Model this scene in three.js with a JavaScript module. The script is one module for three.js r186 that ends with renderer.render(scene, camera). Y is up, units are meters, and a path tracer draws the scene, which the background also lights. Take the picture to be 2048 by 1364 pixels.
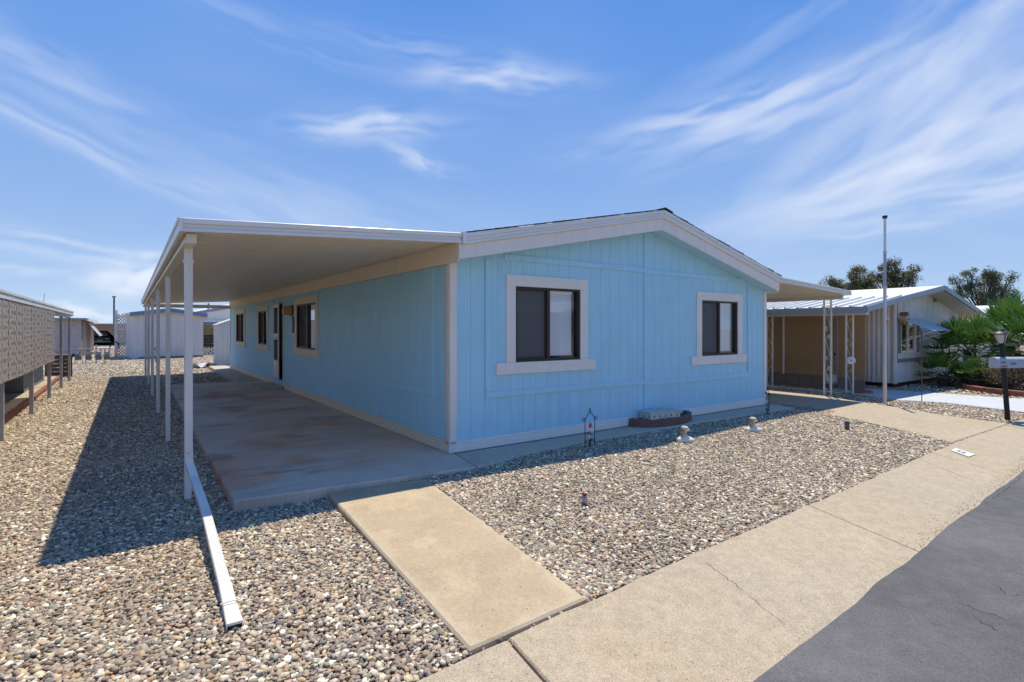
import * as THREE from 'three';
import { RoundedBoxGeometry } from 'three/addons/geometries/RoundedBoxGeometry.js';
import { mergeGeometries, mergeVertices } from 'three/addons/utils/BufferGeometryUtils.js';
import { MarchingCubes } from 'three/addons/objects/MarchingCubes.js';

// ------------------------------------------------------------ camera, sky, sun, exposure
const W0 = 2048, H0 = 1364, F = 1066.2, HORIZON = 657, YAW = 0.6232;
const CAM = new THREE.Vector3(-3.119, 1.482, 5.5855);
const scene = new THREE.Scene();
const camera = new THREE.PerspectiveCamera(2 * Math.atan(H0 / 2 / F) * 180 / Math.PI, W0 / H0, 0.05, 9000);
camera.position.copy(CAM);
camera.rotation.set(0, -YAW, 0);
camera.setViewOffset(W0, H0, 0, H0 / 2 - HORIZON, W0, H0);   // a level camera with the lens shifted a little
scene.add(camera);

const renderer = new THREE.WebGLRenderer({ antialias: true });
renderer.toneMapping = THREE.LinearToneMapping;
renderer.toneMappingExposure = 1.5;
renderer.shadowMap.enabled = true;

const SUN = new THREE.Vector3(0.33, 1, -0.23).normalize();
const sun = new THREE.DirectionalLight(new THREE.Color(1, 0.93, 0.77), 3.35);
sun.position.copy(SUN).multiplyScalar(80);
sun.castShadow = true;
sun.shadow.mapSize.set(4096, 4096);
Object.assign(sun.shadow.camera, { left: -45, right: 45, top: 45, bottom: -45, near: 1, far: 200 });
scene.add(sun, sun.target);

// ------------------------------------------------------------ random numbers and noise
let seed = 7;
const rnd = () => { seed = (seed * 1664525 + 1013904223) >>> 0; return seed / 4294967296; };
const rr = (a, b) => a + (b - a) * rnd();
const hash = (x, y, s) => { let h = Math.imul(x | 0, 374761393) ^ Math.imul(y | 0, 668265263) ^ Math.imul(s | 0, 1274126177); h = Math.imul(h ^ (h >>> 13), 1274126177); h ^= h >>> 16; return (h >>> 0) / 4294967296; };
const mod = (a, n) => ((a % n) + n) % n;
function vnoise(x, y, s = 0, px = 0, py = 0) {
  const xi = Math.floor(x), yi = Math.floor(y), fx = x - xi, fy = y - yi, u = fx * fx * (3 - 2 * fx), v = fy * fy * (3 - 2 * fy);
  const g = (i, j) => hash(px ? mod(i, px) : i, py ? mod(j, py) : j, s);
  const a = g(xi, yi), b = g(xi + 1, yi), c = g(xi, yi + 1), d = g(xi + 1, yi + 1);
  return a + (b - a) * u + (c - a) * v + (a - b - c + d) * u * v;
}
function fbm(x, y, s, oct, px = 0, py = 0) {
  let t = 0, a = 0.5, n = 0;
  for (let i = 0; i < oct; i++) { t += a * vnoise(x, y, s + i * 17, px, py); n += a; x *= 2; y *= 2; px *= 2; py *= 2; a *= 0.5; }
  return t / n;
}
const clamp = (x, a = 0, b = 1) => Math.min(b, Math.max(a, x));
const smooth = (a, b, x) => { const t = clamp((x - a) / (b - a)); return t * t * (3 - 2 * t); };
const lerp = (a, b, t) => a + (b - a) * t;

// ------------------------------------------------------------ sky: clear blue air and thin high clouds
function makeSky() {
  const W = 2048, H = 1024, data = new Float32Array(W * H * 4);
  // wisps: azimuth (right of the house front view), elevation, half length, half width (degrees), tilt, strength
  const wisp = [];
  const add = (u, v, l, w, tilt, k) => {
    const a = Math.atan((u - 1024) / F), e = Math.atan((HORIZON - v) / F * Math.cos(a)), s = 57.3 / F * Math.cos(a);
    wisp.push([a, e, l * s / 57.3, w * s / 57.3, tilt * Math.PI / 180, k]);
  };
  add(130, 275, 320, 16, -20, 0.42); add(400, 365, 320, 40, -18, 0.3); add(160, 190, 220, 34, -10, 0.22); add(80, 482, 260, 20, -6, 0.6); add(700, 420, 280, 46, -10, 0.18);
  add(740, 256, 105, 22, 6, 0.85); add(990, 157, 115, 20, 0, 0.75); add(835, 320, 62, 15, -14, 0.6); add(850, 92, 140, 16, -6, 0.25); add(40, 110, 130, 40, -20, 0.2);
  add(1420, 232, 170, 30, 10, 0.8); add(1580, 215, 200, 36, 16, 0.6); add(1830, 150, 260, 90, 36, 0.5); add(1980, 40, 160, 90, 30, 0.4); add(1800, 330, 270, 44, 16, 0.7); add(1970, 250, 230, 70, 24, 0.8);
  add(1900, 388, 240, 30, 4, 0.6); add(1760, 455, 130, 11, 2, 0.35); add(290, 545, 62, 30, 14, 1.6); add(250, 562, 60, 20, 4, 1.1);
  add(175, 632, 70, 15, -8, 1.2); add(40, 540, 80, 10, -4, 0.4); add(1560, 60, 200, 30, 20, 0.15); add(560, 60, 260, 24, -10, 0.15);
  for (let row = 0; row < H; row++) {
    const el = ((row + 0.5) / H - 0.5) * Math.PI, y = Math.sin(el);
    for (let col = 0; col < W; col++) {
      const round = ((col + 0.5) / W - 0.5) * 2 * Math.PI, x = Math.cos(round) * Math.cos(el), z = Math.sin(round) * Math.cos(el);
      const k = (row * W + col) * 4, up = Math.max(y, 0);
      const t = Math.pow(clamp(up / 0.62), 0.42);                       // horizon to zenith
      let r = lerp(0.46, 0.034, t), g = lerp(0.57, 0.166, t), b = lerp(0.65, 0.51, t);
      if (el > -0.02) {
        const az = Math.atan2(x * Math.cos(YAW) + z * Math.sin(YAW), x * Math.sin(YAW) - z * Math.cos(YAW));
        let c = 0;
        const wx = (fbm(az * 8 + 40, el * 8 + 9, 3, 3) - 0.5) * 0.045, wy = (fbm(az * 8 + 80, el * 8 + 5, 5, 3) - 0.5) * 0.03;
        for (const q of wisp) {
          let da = az - q[0]; if (da > Math.PI) da -= 2 * Math.PI; if (da < -Math.PI) da += 2 * Math.PI;
          if (Math.abs(da) > 1.2) continue;
          const dx = da * Math.cos(el) + wx, dy = el - q[1] + wy, ct = Math.cos(q[4]), st = Math.sin(q[4]);
          const p = (dx * ct + dy * st) / q[2], w = (-dx * st + dy * ct) / q[3], g2 = p * p + w * w;
          if (g2 > 6) continue;
          const tex = fbm(p * 1.5 + q[0] * 50, w * 1.7 + q[1] * 90, 11, 4);
          c += q[5] * Math.exp(-g2 * 0.9) * smooth(0.2, 0.8, tex);
        }
        // the same kind of thin cloud all round, low contrast
        const ax = x / (up + 0.18), azz = z / (up + 0.18);
        const thin = smooth(0.45, 0.85, fbm(ax * 0.8 + azz * 0.4 + 31, azz * 1.2 - ax * 0.5 + 17, 23, 4)) * smooth(0.0, 0.12, y);
        c = 1 - Math.exp(-(c * 1.25 + thin * 0.07));
        r = lerp(r, 0.60, c * 0.9); g = lerp(g, 0.63, c * 0.9); b = lerp(b, 0.69, c * 0.9);
      }
      data[k] = r; data[k + 1] = g; data[k + 2] = b; data[k + 3] = 1;
    }
  }
  const t = new THREE.DataTexture(data, W, H, THREE.RGBAFormat, THREE.FloatType);
  t.mapping = THREE.EquirectangularReflectionMapping; t.magFilter = t.minFilter = THREE.LinearFilter; t.needsUpdate = true;
  return t;
}
const skyTex = makeSky();
scene.background = skyTex; scene.environment = skyTex;

// ------------------------------------------------------------ textures
function tex(w, h, f, srgb = true, rx = 1, ry = 1) {
  const d = new Uint8Array(w * h * 4), o = [0, 0, 0];
  for (let j = 0; j < h; j++) for (let i = 0; i < w; i++) { f(i / w, j / h, o, i, j); const k = (j * w + i) * 4; d[k] = clamp(o[0]) * 255; d[k + 1] = clamp(o[1]) * 255; d[k + 2] = clamp(o[2]) * 255; d[k + 3] = 255; }
  const t = new THREE.DataTexture(d, w, h);
  t.wrapS = t.wrapT = THREE.RepeatWrapping; t.magFilter = THREE.LinearFilter; t.minFilter = THREE.LinearMipmapLinearFilter; t.generateMipmaps = true;
  if (srgb) t.colorSpace = THREE.SRGBColorSpace;
  t.repeat.set(rx, ry); t.needsUpdate = true; return t;
}
const g3 = (o, v) => { o[0] = o[1] = o[2] = v; };
// concrete: mottled, speckled with pores (3 m tile)
const concTex = tex(1024, 1024, (u, v, o, i, j) => {
  const m = fbm(u * 6, v * 6, 1, 4, 6, 6), f = fbm(u * 64, v * 64, 5, 3, 64, 64), s = hash(i, j, 9), pit = hash(i >> 1, j >> 1, 4) > 0.9965 ? 0.3 : 0;
  const t = 0.86 + (m - 0.5) * 0.06 + (f - 0.5) * 0.12 + (s - 0.5) * 0.3 - pit, w = (fbm(u * 3 + 7, v * 3, 8, 3, 3, 3) - 0.5) * 0.05;
  o[0] = t + w * 0.45; o[1] = t; o[2] = t - w * 0.9;
}, true, 1 / 3, 1 / 3);
const concBump = tex(512, 512, (u, v, o, i, j) => g3(o, 0.5 + (fbm(u * 40, v * 40, 2, 4, 40, 40) - 0.5) * 0.7 + (hash(i, j, 3) - 0.5) * 0.3), false, 1, 1);
// the shaded pad: broomed concrete with rust and oil stains (2.6 m x 12 m, once)
const padTex = tex(640, 2048, (u, v, o, i, j) => {
  const broom = (fbm(u * 9, v * 420, 3, 2) - 0.5) * 0.12, m = (fbm(u * 4, v * 16, 1, 4) - 0.5) * 0.3, s = (hash(i, j, 8) - 0.5) * 0.1;
  const rust = smooth(0.5, 0.74, fbm(u * 3.2 + 3, v * 13 + 2, 12, 5)) * 0.9, oil = smooth(0.6, 0.78, fbm(u * 3 + 9, v * 30 + 1, 19, 5)) * 0.28;
  const t = 0.93 + broom + m * 0.8 + s;
  o[0] = t * (1 - oil * 0.55) + rust * 0.04; o[1] = t * (1 - oil * 0.55) - rust * 0.1; o[2] = t * (1 - oil * 0.5) - rust * 0.17;
});
// the sunny path: lime bleached brushed rim, tan middle with mottles
const pathTex = tex(512, 1024, (u, v, o, i, j) => {
  const e = Math.min(u * 0.9, (1 - u) * 0.9, v * 2.9, (1 - v) * 2.9) - (fbm(u * 12, v * 36, 3, 4) - 0.5) * 0.16;
  const rim = 1 - smooth(0.0, 0.085, e), m = (fbm(u * 4, v * 11, 6, 4) - 0.5) * 0.24, m2 = smooth(0.52, 0.72, fbm(u * 3 + 5, v * 9, 16, 4)) * 0.05, s = (hash(i, j, 2) - 0.5) * 0.13, f = (fbm(u * 50, v * 150, 8, 2) - 0.5) * 0.14;
  const pit = hash(i >> 2, j >> 2, 61) > 0.9993 ? 0.4 : 0;
  const t = 0.86 + m * 0.35 + s * 1.6 + f * 0.6 - pit;
  o[0] = lerp(t + 0.015, 0.93 + s, rim * 0.75) + m2; o[1] = lerp(t - 0.01, 0.93 + s, rim * 0.75) + m2; o[2] = lerp(t - 0.055, 0.92 + s, rim * 0.75) + m2;
});
const asphTex = tex(1024, 1024, (u, v, o, i, j) => {
  const m = fbm(u * 5, v * 5, 21, 4, 5, 5), s = hash(i, j, 31), s2 = hash(i >> 1, j >> 1, 37), w = fbm(u * 30, v * 30, 25, 3, 30, 30);
  const t = 0.80 + (m - 0.5) * 0.26 + (s - 0.5) * 0.22 + (s2 - 0.5) * 0.14 + (w - 0.5) * 0.12 + (s2 > 0.995 ? 0.2 : 0) - (s2 < 0.004 ? 0.3 : 0);
  o[0] = t; o[1] = t; o[2] = t + 0.01;
}, true, 1 / 2.5, 1 / 2.5);
// far gravel: cells of mixed stone colours (2 m tile)
const stonePal = [[0.62, 0.53, 0.43], [0.50, 0.44, 0.38], [0.70, 0.63, 0.54], [0.42, 0.37, 0.34], [0.58, 0.45, 0.36], [0.66, 0.58, 0.52], [0.78, 0.73, 0.66], [0.52, 0.42, 0.36], [0.36, 0.34, 0.33], [0.62, 0.49, 0.36], [0.55, 0.50, 0.46], [0.47, 0.36, 0.31]];
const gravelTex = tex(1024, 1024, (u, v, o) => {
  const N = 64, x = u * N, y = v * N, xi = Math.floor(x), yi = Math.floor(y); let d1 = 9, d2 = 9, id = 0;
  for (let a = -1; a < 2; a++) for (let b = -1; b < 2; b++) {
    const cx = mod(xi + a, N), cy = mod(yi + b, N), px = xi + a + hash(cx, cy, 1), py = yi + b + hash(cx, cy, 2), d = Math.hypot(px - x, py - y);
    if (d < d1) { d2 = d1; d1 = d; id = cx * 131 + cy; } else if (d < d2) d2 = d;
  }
  const c = stonePal[Math.floor(hash(id, 3, 5) * stonePal.length)], gap = smooth(0.02, 0.16, d2 - d1), k = 0.95 + 0.3 * hash(id, 8, 2);          // shade in the gaps between stones, painted in as brown
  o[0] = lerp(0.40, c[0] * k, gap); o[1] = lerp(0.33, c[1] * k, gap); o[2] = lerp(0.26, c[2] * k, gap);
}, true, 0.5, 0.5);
const gravelBump = tex(512, 512, (u, v, o) => {
  const N = 64, x = u * N, y = v * N, xi = Math.floor(x), yi = Math.floor(y); let d1 = 9;
  for (let a = -1; a < 2; a++) for (let b = -1; b < 2; b++) { const cx = mod(xi + a, N), cy = mod(yi + b, N); d1 = Math.min(d1, Math.hypot(xi + a + hash(cx, cy, 1) - x, yi + b + hash(cx, cy, 2) - y)); }
  g3(o, 1 - clamp(d1));
}, false, 0.5, 0.5);
// painted wood: faint vertical grain and weathered mottles (uv in metres, 1.5 m tile)
const woodTex = tex(512, 512, (u, v, o, i, j) => { const t = 0.98 + (fbm(u * 60, v * 3, 4, 3, 60, 3) - 0.5) * 0.05 + (fbm(u * 4, v * 4, 14, 4, 4, 4) - 0.5) * 0.05 + (hash(i, j, 5) - 0.5) * 0.03; g3(o, t); }, true, 1 / 1.5, 1 / 1.5);
const woodBump = tex(512, 512, (u, v, o, i, j) => g3(o, fbm(u * 110, v * 5, 6, 3, 110, 5) * 0.8 + hash(i, j, 7) * 0.2), false, 1 / 1.5, 1 / 1.5);
const dustTex = tex(512, 512, (u, v, o, i, j) => { const t = 0.965 + (fbm(u * 5, v * 5, 41, 5, 5, 5) - 0.5) * 0.1 + (hash(i, j, 6) - 0.5) * 0.03; o[0] = t + 0.004; o[1] = t; o[2] = t - 0.008; }, true, 0.5, 0.5);

const stoneTex = tex(256, 256, (u, v, o, i, j) => g3(o, 0.9 + (fbm(u * 9, v * 9, 51, 4, 9, 9) - 0.5) * 0.35 + (hash(i >> 1, j >> 1, 53) - 0.5) * 0.16), true, 0.6, 0.6);
// ------------------------------------------------------------ materials (linear base colours)
const mat = (r, g, b, rough = 0.8, o = {}) => { const m = new THREE.MeshStandardMaterial({ roughness: rough, side: THREE.DoubleSide, ...o }); m.color.setRGB(r, g, b); return m; };
const pm = (r, g, b, rough, o = {}) => { const m = new THREE.MeshPhysicalMaterial({ roughness: rough, side: THREE.DoubleSide, ...o }); m.color.setRGB(r, g, b); return m; };
const wood = (r, g, b, k = 1) => mat(r, g, b, 0.62, { map: woodTex, bumpMap: woodBump, bumpScale: 0.0012 * k });
const painted = (r, g, b, rough = 0.45) => mat(r, g, b, rough, { map: dustTex });
const M = {
  conc: mat(0.60, 0.48, 0.33, 0.9, { map: concTex, bumpMap: concBump, bumpScale: 0.0008 }),
  concB: mat(0.59, 0.475, 0.33, 0.9, { map: concTex, bumpMap: concBump, bumpScale: 0.0008 }),
  walk: mat(0.72, 0.60, 0.47, 0.88, { map: concTex, bumpMap: concBump, bumpScale: 0.0008 }),
  pad: mat(0.70, 0.565, 0.44, 0.8, { map: padTex }),
  path: mat(0.60, 0.485, 0.345, 0.9, { map: pathTex, bumpMap: concBump, bumpScale: 0.0008 }),
  asph: mat(0.20, 0.185, 0.18, 0.92, { map: asphTex, bumpMap: concBump, bumpScale: 0.003 }),
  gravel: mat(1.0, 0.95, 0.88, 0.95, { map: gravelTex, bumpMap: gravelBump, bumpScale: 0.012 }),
  stone: mat(1.2, 1.2, 1.2, 0.85, { map: stoneTex }),
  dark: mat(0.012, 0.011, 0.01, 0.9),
  crack: mat(0.05, 0.04, 0.033, 1),
  blue: wood(0.43, 0.74, 0.87, 0.5), blueTrim: wood(0.44, 0.75, 0.88, 0.5),
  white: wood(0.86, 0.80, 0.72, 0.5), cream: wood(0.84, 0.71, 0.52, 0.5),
  alu: painted(0.86, 0.84, 0.79, 0.35), pan: painted(0.86, 0.78, 0.64, 0.4), panBeam: painted(0.78, 0.70, 0.58, 0.45),
  greyAlu: painted(0.50, 0.49, 0.48, 0.45), shingle: mat(0.035, 0.036, 0.042, 0.95),
  bronze: mat(0.045, 0.033, 0.024, 0.4, { metalness: 0.3 }),
  glass: pm(1, 1, 1, 0.02, { transmission: 1, thickness: 0, ior: 1.5 }),
  screen: mat(0.12, 0.115, 0.115, 0.9, { transparent: true, opacity: 0.5 }),
  blind: mat(0.84, 0.84, 0.82, 0.5),
  iron: mat(0.02, 0.022, 0.025, 0.5, { metalness: 0.4 }),
  brass: mat(0.62, 0.36, 0.12, 0.3, { metalness: 0.7 }),
  silver: mat(0.66, 0.64, 0.60, 0.4, { metalness: 0.1 }),
  steel: mat(0.42, 0.42, 0.44, 0.5, { metalness: 0.5 }),
  brick: mat(0.36, 0.135, 0.085, 0.92, { map: concTex, bumpMap: concBump, bumpScale: 0.003 }),
  brickBrown: mat(0.30, 0.155, 0.115, 0.92, { map: concTex, bumpMap: concBump, bumpScale: 0.004 }),
  block: mat(0.80, 0.77, 0.72, 0.9, { map: concTex }),
  greyWall: wood(0.20, 0.225, 0.25), pinkWall: painted(0.62, 0.55, 0.53, 0.7), whiteWall: painted(0.78, 0.74, 0.70, 0.6),
  creamWall: painted(0.70, 0.63, 0.48, 0.6), blueFascia: painted(0.20, 0.27, 0.42, 0.5), greyFascia: painted(0.33, 0.37, 0.42, 0.45),
  whiteRoof: painted(0.82, 0.81, 0.78, 0.45), tanScreen: painted(0.44, 0.275, 0.145, 0.9), skirt: painted(0.27, 0.19, 0.16, 0.8),
  sage: painted(0.23, 0.25, 0.23, 0.7), whiteDrive: mat(0.74, 0.75, 0.76, 0.8, { map: concTex }),
  reed: mat(0.47, 0.40, 0.34, 0.75), black: mat(0.02, 0.02, 0.022, 0.5), tanBuild: painted(0.36, 0.27, 0.18, 0.8),
  bark: mat(0.10, 0.07, 0.05, 0.95), terracotta: mat(0.42, 0.16, 0.11, 0.95, { map: concTex, bumpMap: concBump, bumpScale: 0.004 }),
};

// ------------------------------------------------------------ helpers
const used = new Map();
const numbered = (n) => { const k = used.get(n) ?? 0; used.set(n, k + 1); return k ? n + '_' + String(k).padStart(3, '0') : n; };
function thing(name, label, category, p = [0, 0, 0], turn = 0, group, kind) {
  const o = new THREE.Group(); o.name = numbered(name); o.position.set(...p); o.rotation.y = turn;
  o.userData = kind ? { label, kind } : { label, category };
  if (category) o.userData.category = category;
  if (group) o.userData.group = group;
  scene.add(o); return o;
}
function sub(name, parent, p = [0, 0, 0], turn = 0) { const o = new THREE.Group(); o.name = name; o.position.set(...p); o.rotation.y = turn; parent.add(o); return o; }
function mesh(name, geo, m, parent = scene, p, kind, label) {
  const o = new THREE.Mesh(geo, m); o.castShadow = o.receiveShadow = true;
  o.name = parent === scene ? numbered(name) : name; if (p) o.position.set(...p);
  if (kind) o.userData.kind = kind; if (label) o.userData.label = label;
  parent.add(o); return o;
}
function metreUV(geo, ox = 0, oy = 0) {              // uv in metres by the face's main direction
  const p = geo.attributes.position, n = geo.attributes.normal, uv = new Float32Array(p.count * 2);
  for (let i = 0; i < p.count; i++) {
    const ax = Math.abs(n.getX(i)), ay = Math.abs(n.getY(i)), az = Math.abs(n.getZ(i));
    const [u, v] = ay >= ax && ay >= az ? [p.getX(i), p.getZ(i)] : ax >= az ? [p.getZ(i), p.getY(i)] : [p.getX(i), p.getY(i)];
    uv[i * 2] = u + ox; uv[i * 2 + 1] = v + oy;
  }
  geo.setAttribute('uv', new THREE.BufferAttribute(uv, 2)); return geo;
}
const shared = new Map();
function boxGeo(w, h, d, r = 0) {
  const k = [w, h, d, r].map((x) => x.toFixed(4)).join();
  if (!shared.has(k)) shared.set(k, metreUV(r ? new RoundedBoxGeometry(w, h, d, 2, r) : new THREE.BoxGeometry(w, h, d), rr(0, 5), rr(0, 5)));
  return shared.get(k);
}
const bx = (name, x0, x1, y0, y1, z0, z1, m, parent, r = 0) => mesh(name, boxGeo(Math.abs(x1 - x0), Math.abs(y1 - y0), Math.abs(z1 - z0), r), m, parent, [(x0 + x1) / 2, (y0 + y1) / 2, (z0 + z1) / 2]);
const boxAt = (x0, x1, y0, y1, z0, z1) => metreUV(new THREE.BoxGeometry(x1 - x0, y1 - y0, z1 - z0)).translate((x0 + x1) / 2, (y0 + y1) / 2, (z0 + z1) / 2);
// polygon in x,y pushed along z
function prism(pts, z0, z1, bevel = 0, holes = []) {
  const s = new THREE.Shape(pts.map((p) => new THREE.Vector2(p[0], p[1])));
  for (const h of holes) s.holes.push(new THREE.Path(h.map((p) => new THREE.Vector2(p[0], p[1]))));
  const g = new THREE.ExtrudeGeometry(s, { depth: z1 - z0 - 2 * bevel, bevelEnabled: bevel > 0, bevelThickness: bevel, bevelSize: bevel, bevelOffset: -bevel, bevelSegments: 1, curveSegments: 10 });
  g.translate(0, 0, z0 + bevel); return metreUV(g, rr(0, 5), rr(0, 5));
}
const rectHole = (x0, x1, y0, y1) => [[x0, y0], [x0, y1], [x1, y1], [x1, y0]];
function rod(a, b, r, seg = 8, r2 = r) {
  const A = new THREE.Vector3(...a), B = new THREE.Vector3(...b), d = B.clone().sub(A), g = new THREE.CylinderGeometry(r2, r, d.length(), seg);
  g.applyQuaternion(new THREE.Quaternion().setFromUnitVectors(new THREE.Vector3(0, 1, 0), d.clone().normalize()));
  g.translate((A.x + B.x) / 2, (A.y + B.y) / 2, (A.z + B.z) / 2); return g;
}
const tube = (pts, r, n = 24, seg = 6, closed = false) => new THREE.TubeGeometry(new THREE.CatmullRomCurve3(pts.map((p) => new THREE.Vector3(...p)), closed), n, r, seg, closed);
const merge = (list) => mergeGeometries(list.map((g) => { const q = g.index ? g.toNonIndexed() : g; for (const k of Object.keys(q.attributes)) if (!['position', 'normal', 'uv'].includes(k)) q.deleteAttribute(k); return q; }));
// slab: polygon in x,z with a height for each corner, chamfered rim
function slabGeo(pts, thick, b = 0.012, uvf) {
  let area = 0; const n = pts.length;
  for (let i = 0; i < n; i++) { const p = pts[i], q = pts[(i + 1) % n]; area += p[0] * q[2] - q[0] * p[2]; }
  if (area < 0) pts = pts.slice().reverse();
  const fix = pts.map((p, i) => {
    const a = pts[(i + n - 1) % n], c = pts[(i + 1) % n];
    const e1 = new THREE.Vector2(p[0] - a[0], p[2] - a[2]).normalize(), e2 = new THREE.Vector2(c[0] - p[0], c[2] - p[2]).normalize();
    const n1 = new THREE.Vector2(-e1.y, e1.x), n2 = new THREE.Vector2(-e2.y, e2.x), k = b / Math.max(0.4, 1 + n1.dot(n2));
    return [p[0] + (n1.x + n2.x) * k, p[1], p[2] + (n1.y + n2.y) * k];
  });
  const tri = THREE.ShapeUtils.triangulateShape(fix.map((p) => new THREE.Vector2(p[0], p[2])), []);
  const pos = [], uv = [], put = (...v) => { for (const p of v) { pos.push(...p); uv.push(...(uvf ? uvf(p[0], p[2]) : [p[0], p[2]])); } };
  const up = (a, b2, c) => { const s = (b2[2] - a[2]) * (c[0] - a[0]) - (b2[0] - a[0]) * (c[2] - a[2]); s > 0 ? put(a, b2, c) : put(a, c, b2); };
  for (const t of tri) up(fix[t[0]], fix[t[1]], fix[t[2]]);
  for (let i = 0; i < n; i++) {
    const j = (i + 1) % n, a = fix[i], c = fix[j], d = [pts[i][0], pts[i][1] - b, pts[i][2]], e = [pts[j][0], pts[j][1] - b, pts[j][2]], f = [d[0], d[1] - thick, d[2]], g = [e[0], e[1] - thick, e[2]];
    put(a, c, e); put(a, e, d); put(d, e, g); put(d, g, f);
  }
  const geo = new THREE.BufferGeometry(); geo.setAttribute('position', new THREE.Float32BufferAttribute(pos, 3)); geo.setAttribute('uv', new THREE.Float32BufferAttribute(uv, 2)); geo.computeVertexNormals(); return geo;
}
const flat = (poly, y) => poly.map(([x, z]) => [x, y, z]);
function inside(x, z, poly) { let c = false; for (let i = 0, j = poly.length - 1; i < poly.length; j = i++) { const [a, b] = poly[i], [d, e] = poly[j]; if (b > z !== e > z && x < ((d - a) * (z - b)) / (e - b) + a) c = !c; } return c; }
function ribbon(pts, w, y) {                          // a thin ragged strip on the ground
  const pos = [];
  for (let i = 0; i + 1 < pts.length; i++) {
    const [ax, az] = pts[i], [bx2, bz] = pts[i + 1], d = Math.hypot(bx2 - ax, bz - az), nx = -(bz - az) / d, nz = (bx2 - ax) / d, wa = i ? w : 0.0005, wb = i + 2 < pts.length ? w : 0.0005;
    const y0 = typeof y === 'function' ? y(ax, az) : y, y1 = typeof y === 'function' ? y(bx2, bz) : y;
    const a = [ax + nx * wa, y0, az + nz * wa], b = [ax - nx * wa, y0, az - nz * wa], c = [bx2 - nx * wb, y1, bz - nz * wb], e = [bx2 + nx * wb, y1, bz + nz * wb];
    pos.push(...a, ...e, ...c, ...a, ...c, ...b);
  }
  const g = new THREE.BufferGeometry(); g.setAttribute('position', new THREE.Float32BufferAttribute(pos, 3)); g.setAttribute('uv', new THREE.Float32BufferAttribute(new Float32Array(pos.length / 3 * 2), 2)); g.computeVertexNormals(); return g;
}
const wander = (a, b, n, amp) => Array.from({ length: n + 1 }, (_, i) => [lerp(a[0], b[0], i / n) + (i && i < n ? rr(-amp, amp) : 0), lerp(a[1], b[1], i / n) + (i && i < n ? rr(-amp, amp) : 0)]);

// the stones lie level with the pads by the house front and a hand lower beside the carport
const gravelH = (x, z) => { const front = lerp(-0.034, -0.07, smooth(0.5, 3.2, z)), side = lerp(-0.102, -0.066, smooth(0.7, 3.0, z)); return x > 7.5 ? lerp(front, -0.102, smooth(7.5, 9, x)) : lerp(side, z < 0 ? -0.102 : front, smooth(-1.9, -0.5, x)); };
// ------------------------------------------------------------ ground, street, pavement, concrete
{
  const g = new THREE.PlaneGeometry(3000, 3000).rotateX(-Math.PI / 2); metreUV(g);
  mesh('ground', g, mat(0.46, 0.38, 0.30, 0.95, { map: concTex }), scene, [0, -0.26, 0], 'structure', 'pale dry desert ground around the homes');
  const xs = [-60, -30, -12], zs = [-70, -40, -20, -8]; for (let x = -7; x <= 13; x += 0.2) xs.push(x); xs.push(16, 20, 30, 60); for (let z = -3; z <= 3.45; z += 0.15) zs.push(z);
  const pos = [], idx = []; for (const z of zs) for (const x of xs) pos.push(x, gravelH(x, z) - 0.016, z);
  for (let j = 0; j + 1 < zs.length; j++) for (let i = 0; i + 1 < xs.length; i++) { const a = j * xs.length + i, c = a + xs.length; idx.push(a, c, a + 1, c, c + 1, a + 1); }
  const bed = new THREE.BufferGeometry(); bed.setAttribute('position', new THREE.Float32BufferAttribute(pos, 3)); bed.setIndex(idx); bed.computeVertexNormals(); metreUV(bed);
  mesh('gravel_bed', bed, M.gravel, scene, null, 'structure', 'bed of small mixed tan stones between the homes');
}
// asphalt street with a ragged edge lying on the foot of the pavement
const curbLine = (x) => 4.235 - 0.034 * clamp(x, -3, 7) + (fbm(x * 1.3 + 40, 3, 7, 5) - 0.5) * 0.07;
{
  const pts = []; for (let x = -45; x <= 60; x += x > -4 && x < 9 ? 0.06 : 1) pts.push([x, -0.112, curbLine(x)]);
  pts.push([60, -0.112, 11.2], [-45, -0.112, 11.2]);
  const street = mesh('street', slabGeo(pts, 0.1, 0.004), M.asph, scene, null, 'structure', 'worn purple grey asphalt street');
  const cracks = [[[0.8, 4.56], [0.78, 4.79], 8], [[1.24, 4.65], [1.15, 4.72], 4], [[1.15, 4.72], [1.25, 4.82], 4], [[0.66, 4.7], [0.6, 4.8], 5], [[2.66, 4.17], [2.8, 4.6], 9], [[3.4, 4.17], [4.7, 4.13], 18], [[1.6, 4.62], [1.5, 4.9], 7]];
  for (const [a, b, n] of cracks) mesh('crack', ribbon(wander(a, b, n, 0.018), rr(0.001, 0.002), -0.1075), M.crack, street);
}
const slope = (z) => -0.06 - 0.065 * (z - 3.3);
const inner = (x) => x < 0 ? 3.345 - 0.038 * x : x < 6 ? 3.345 - 0.02 * x : 3.225 + (x - 6) * 0.02;
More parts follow.
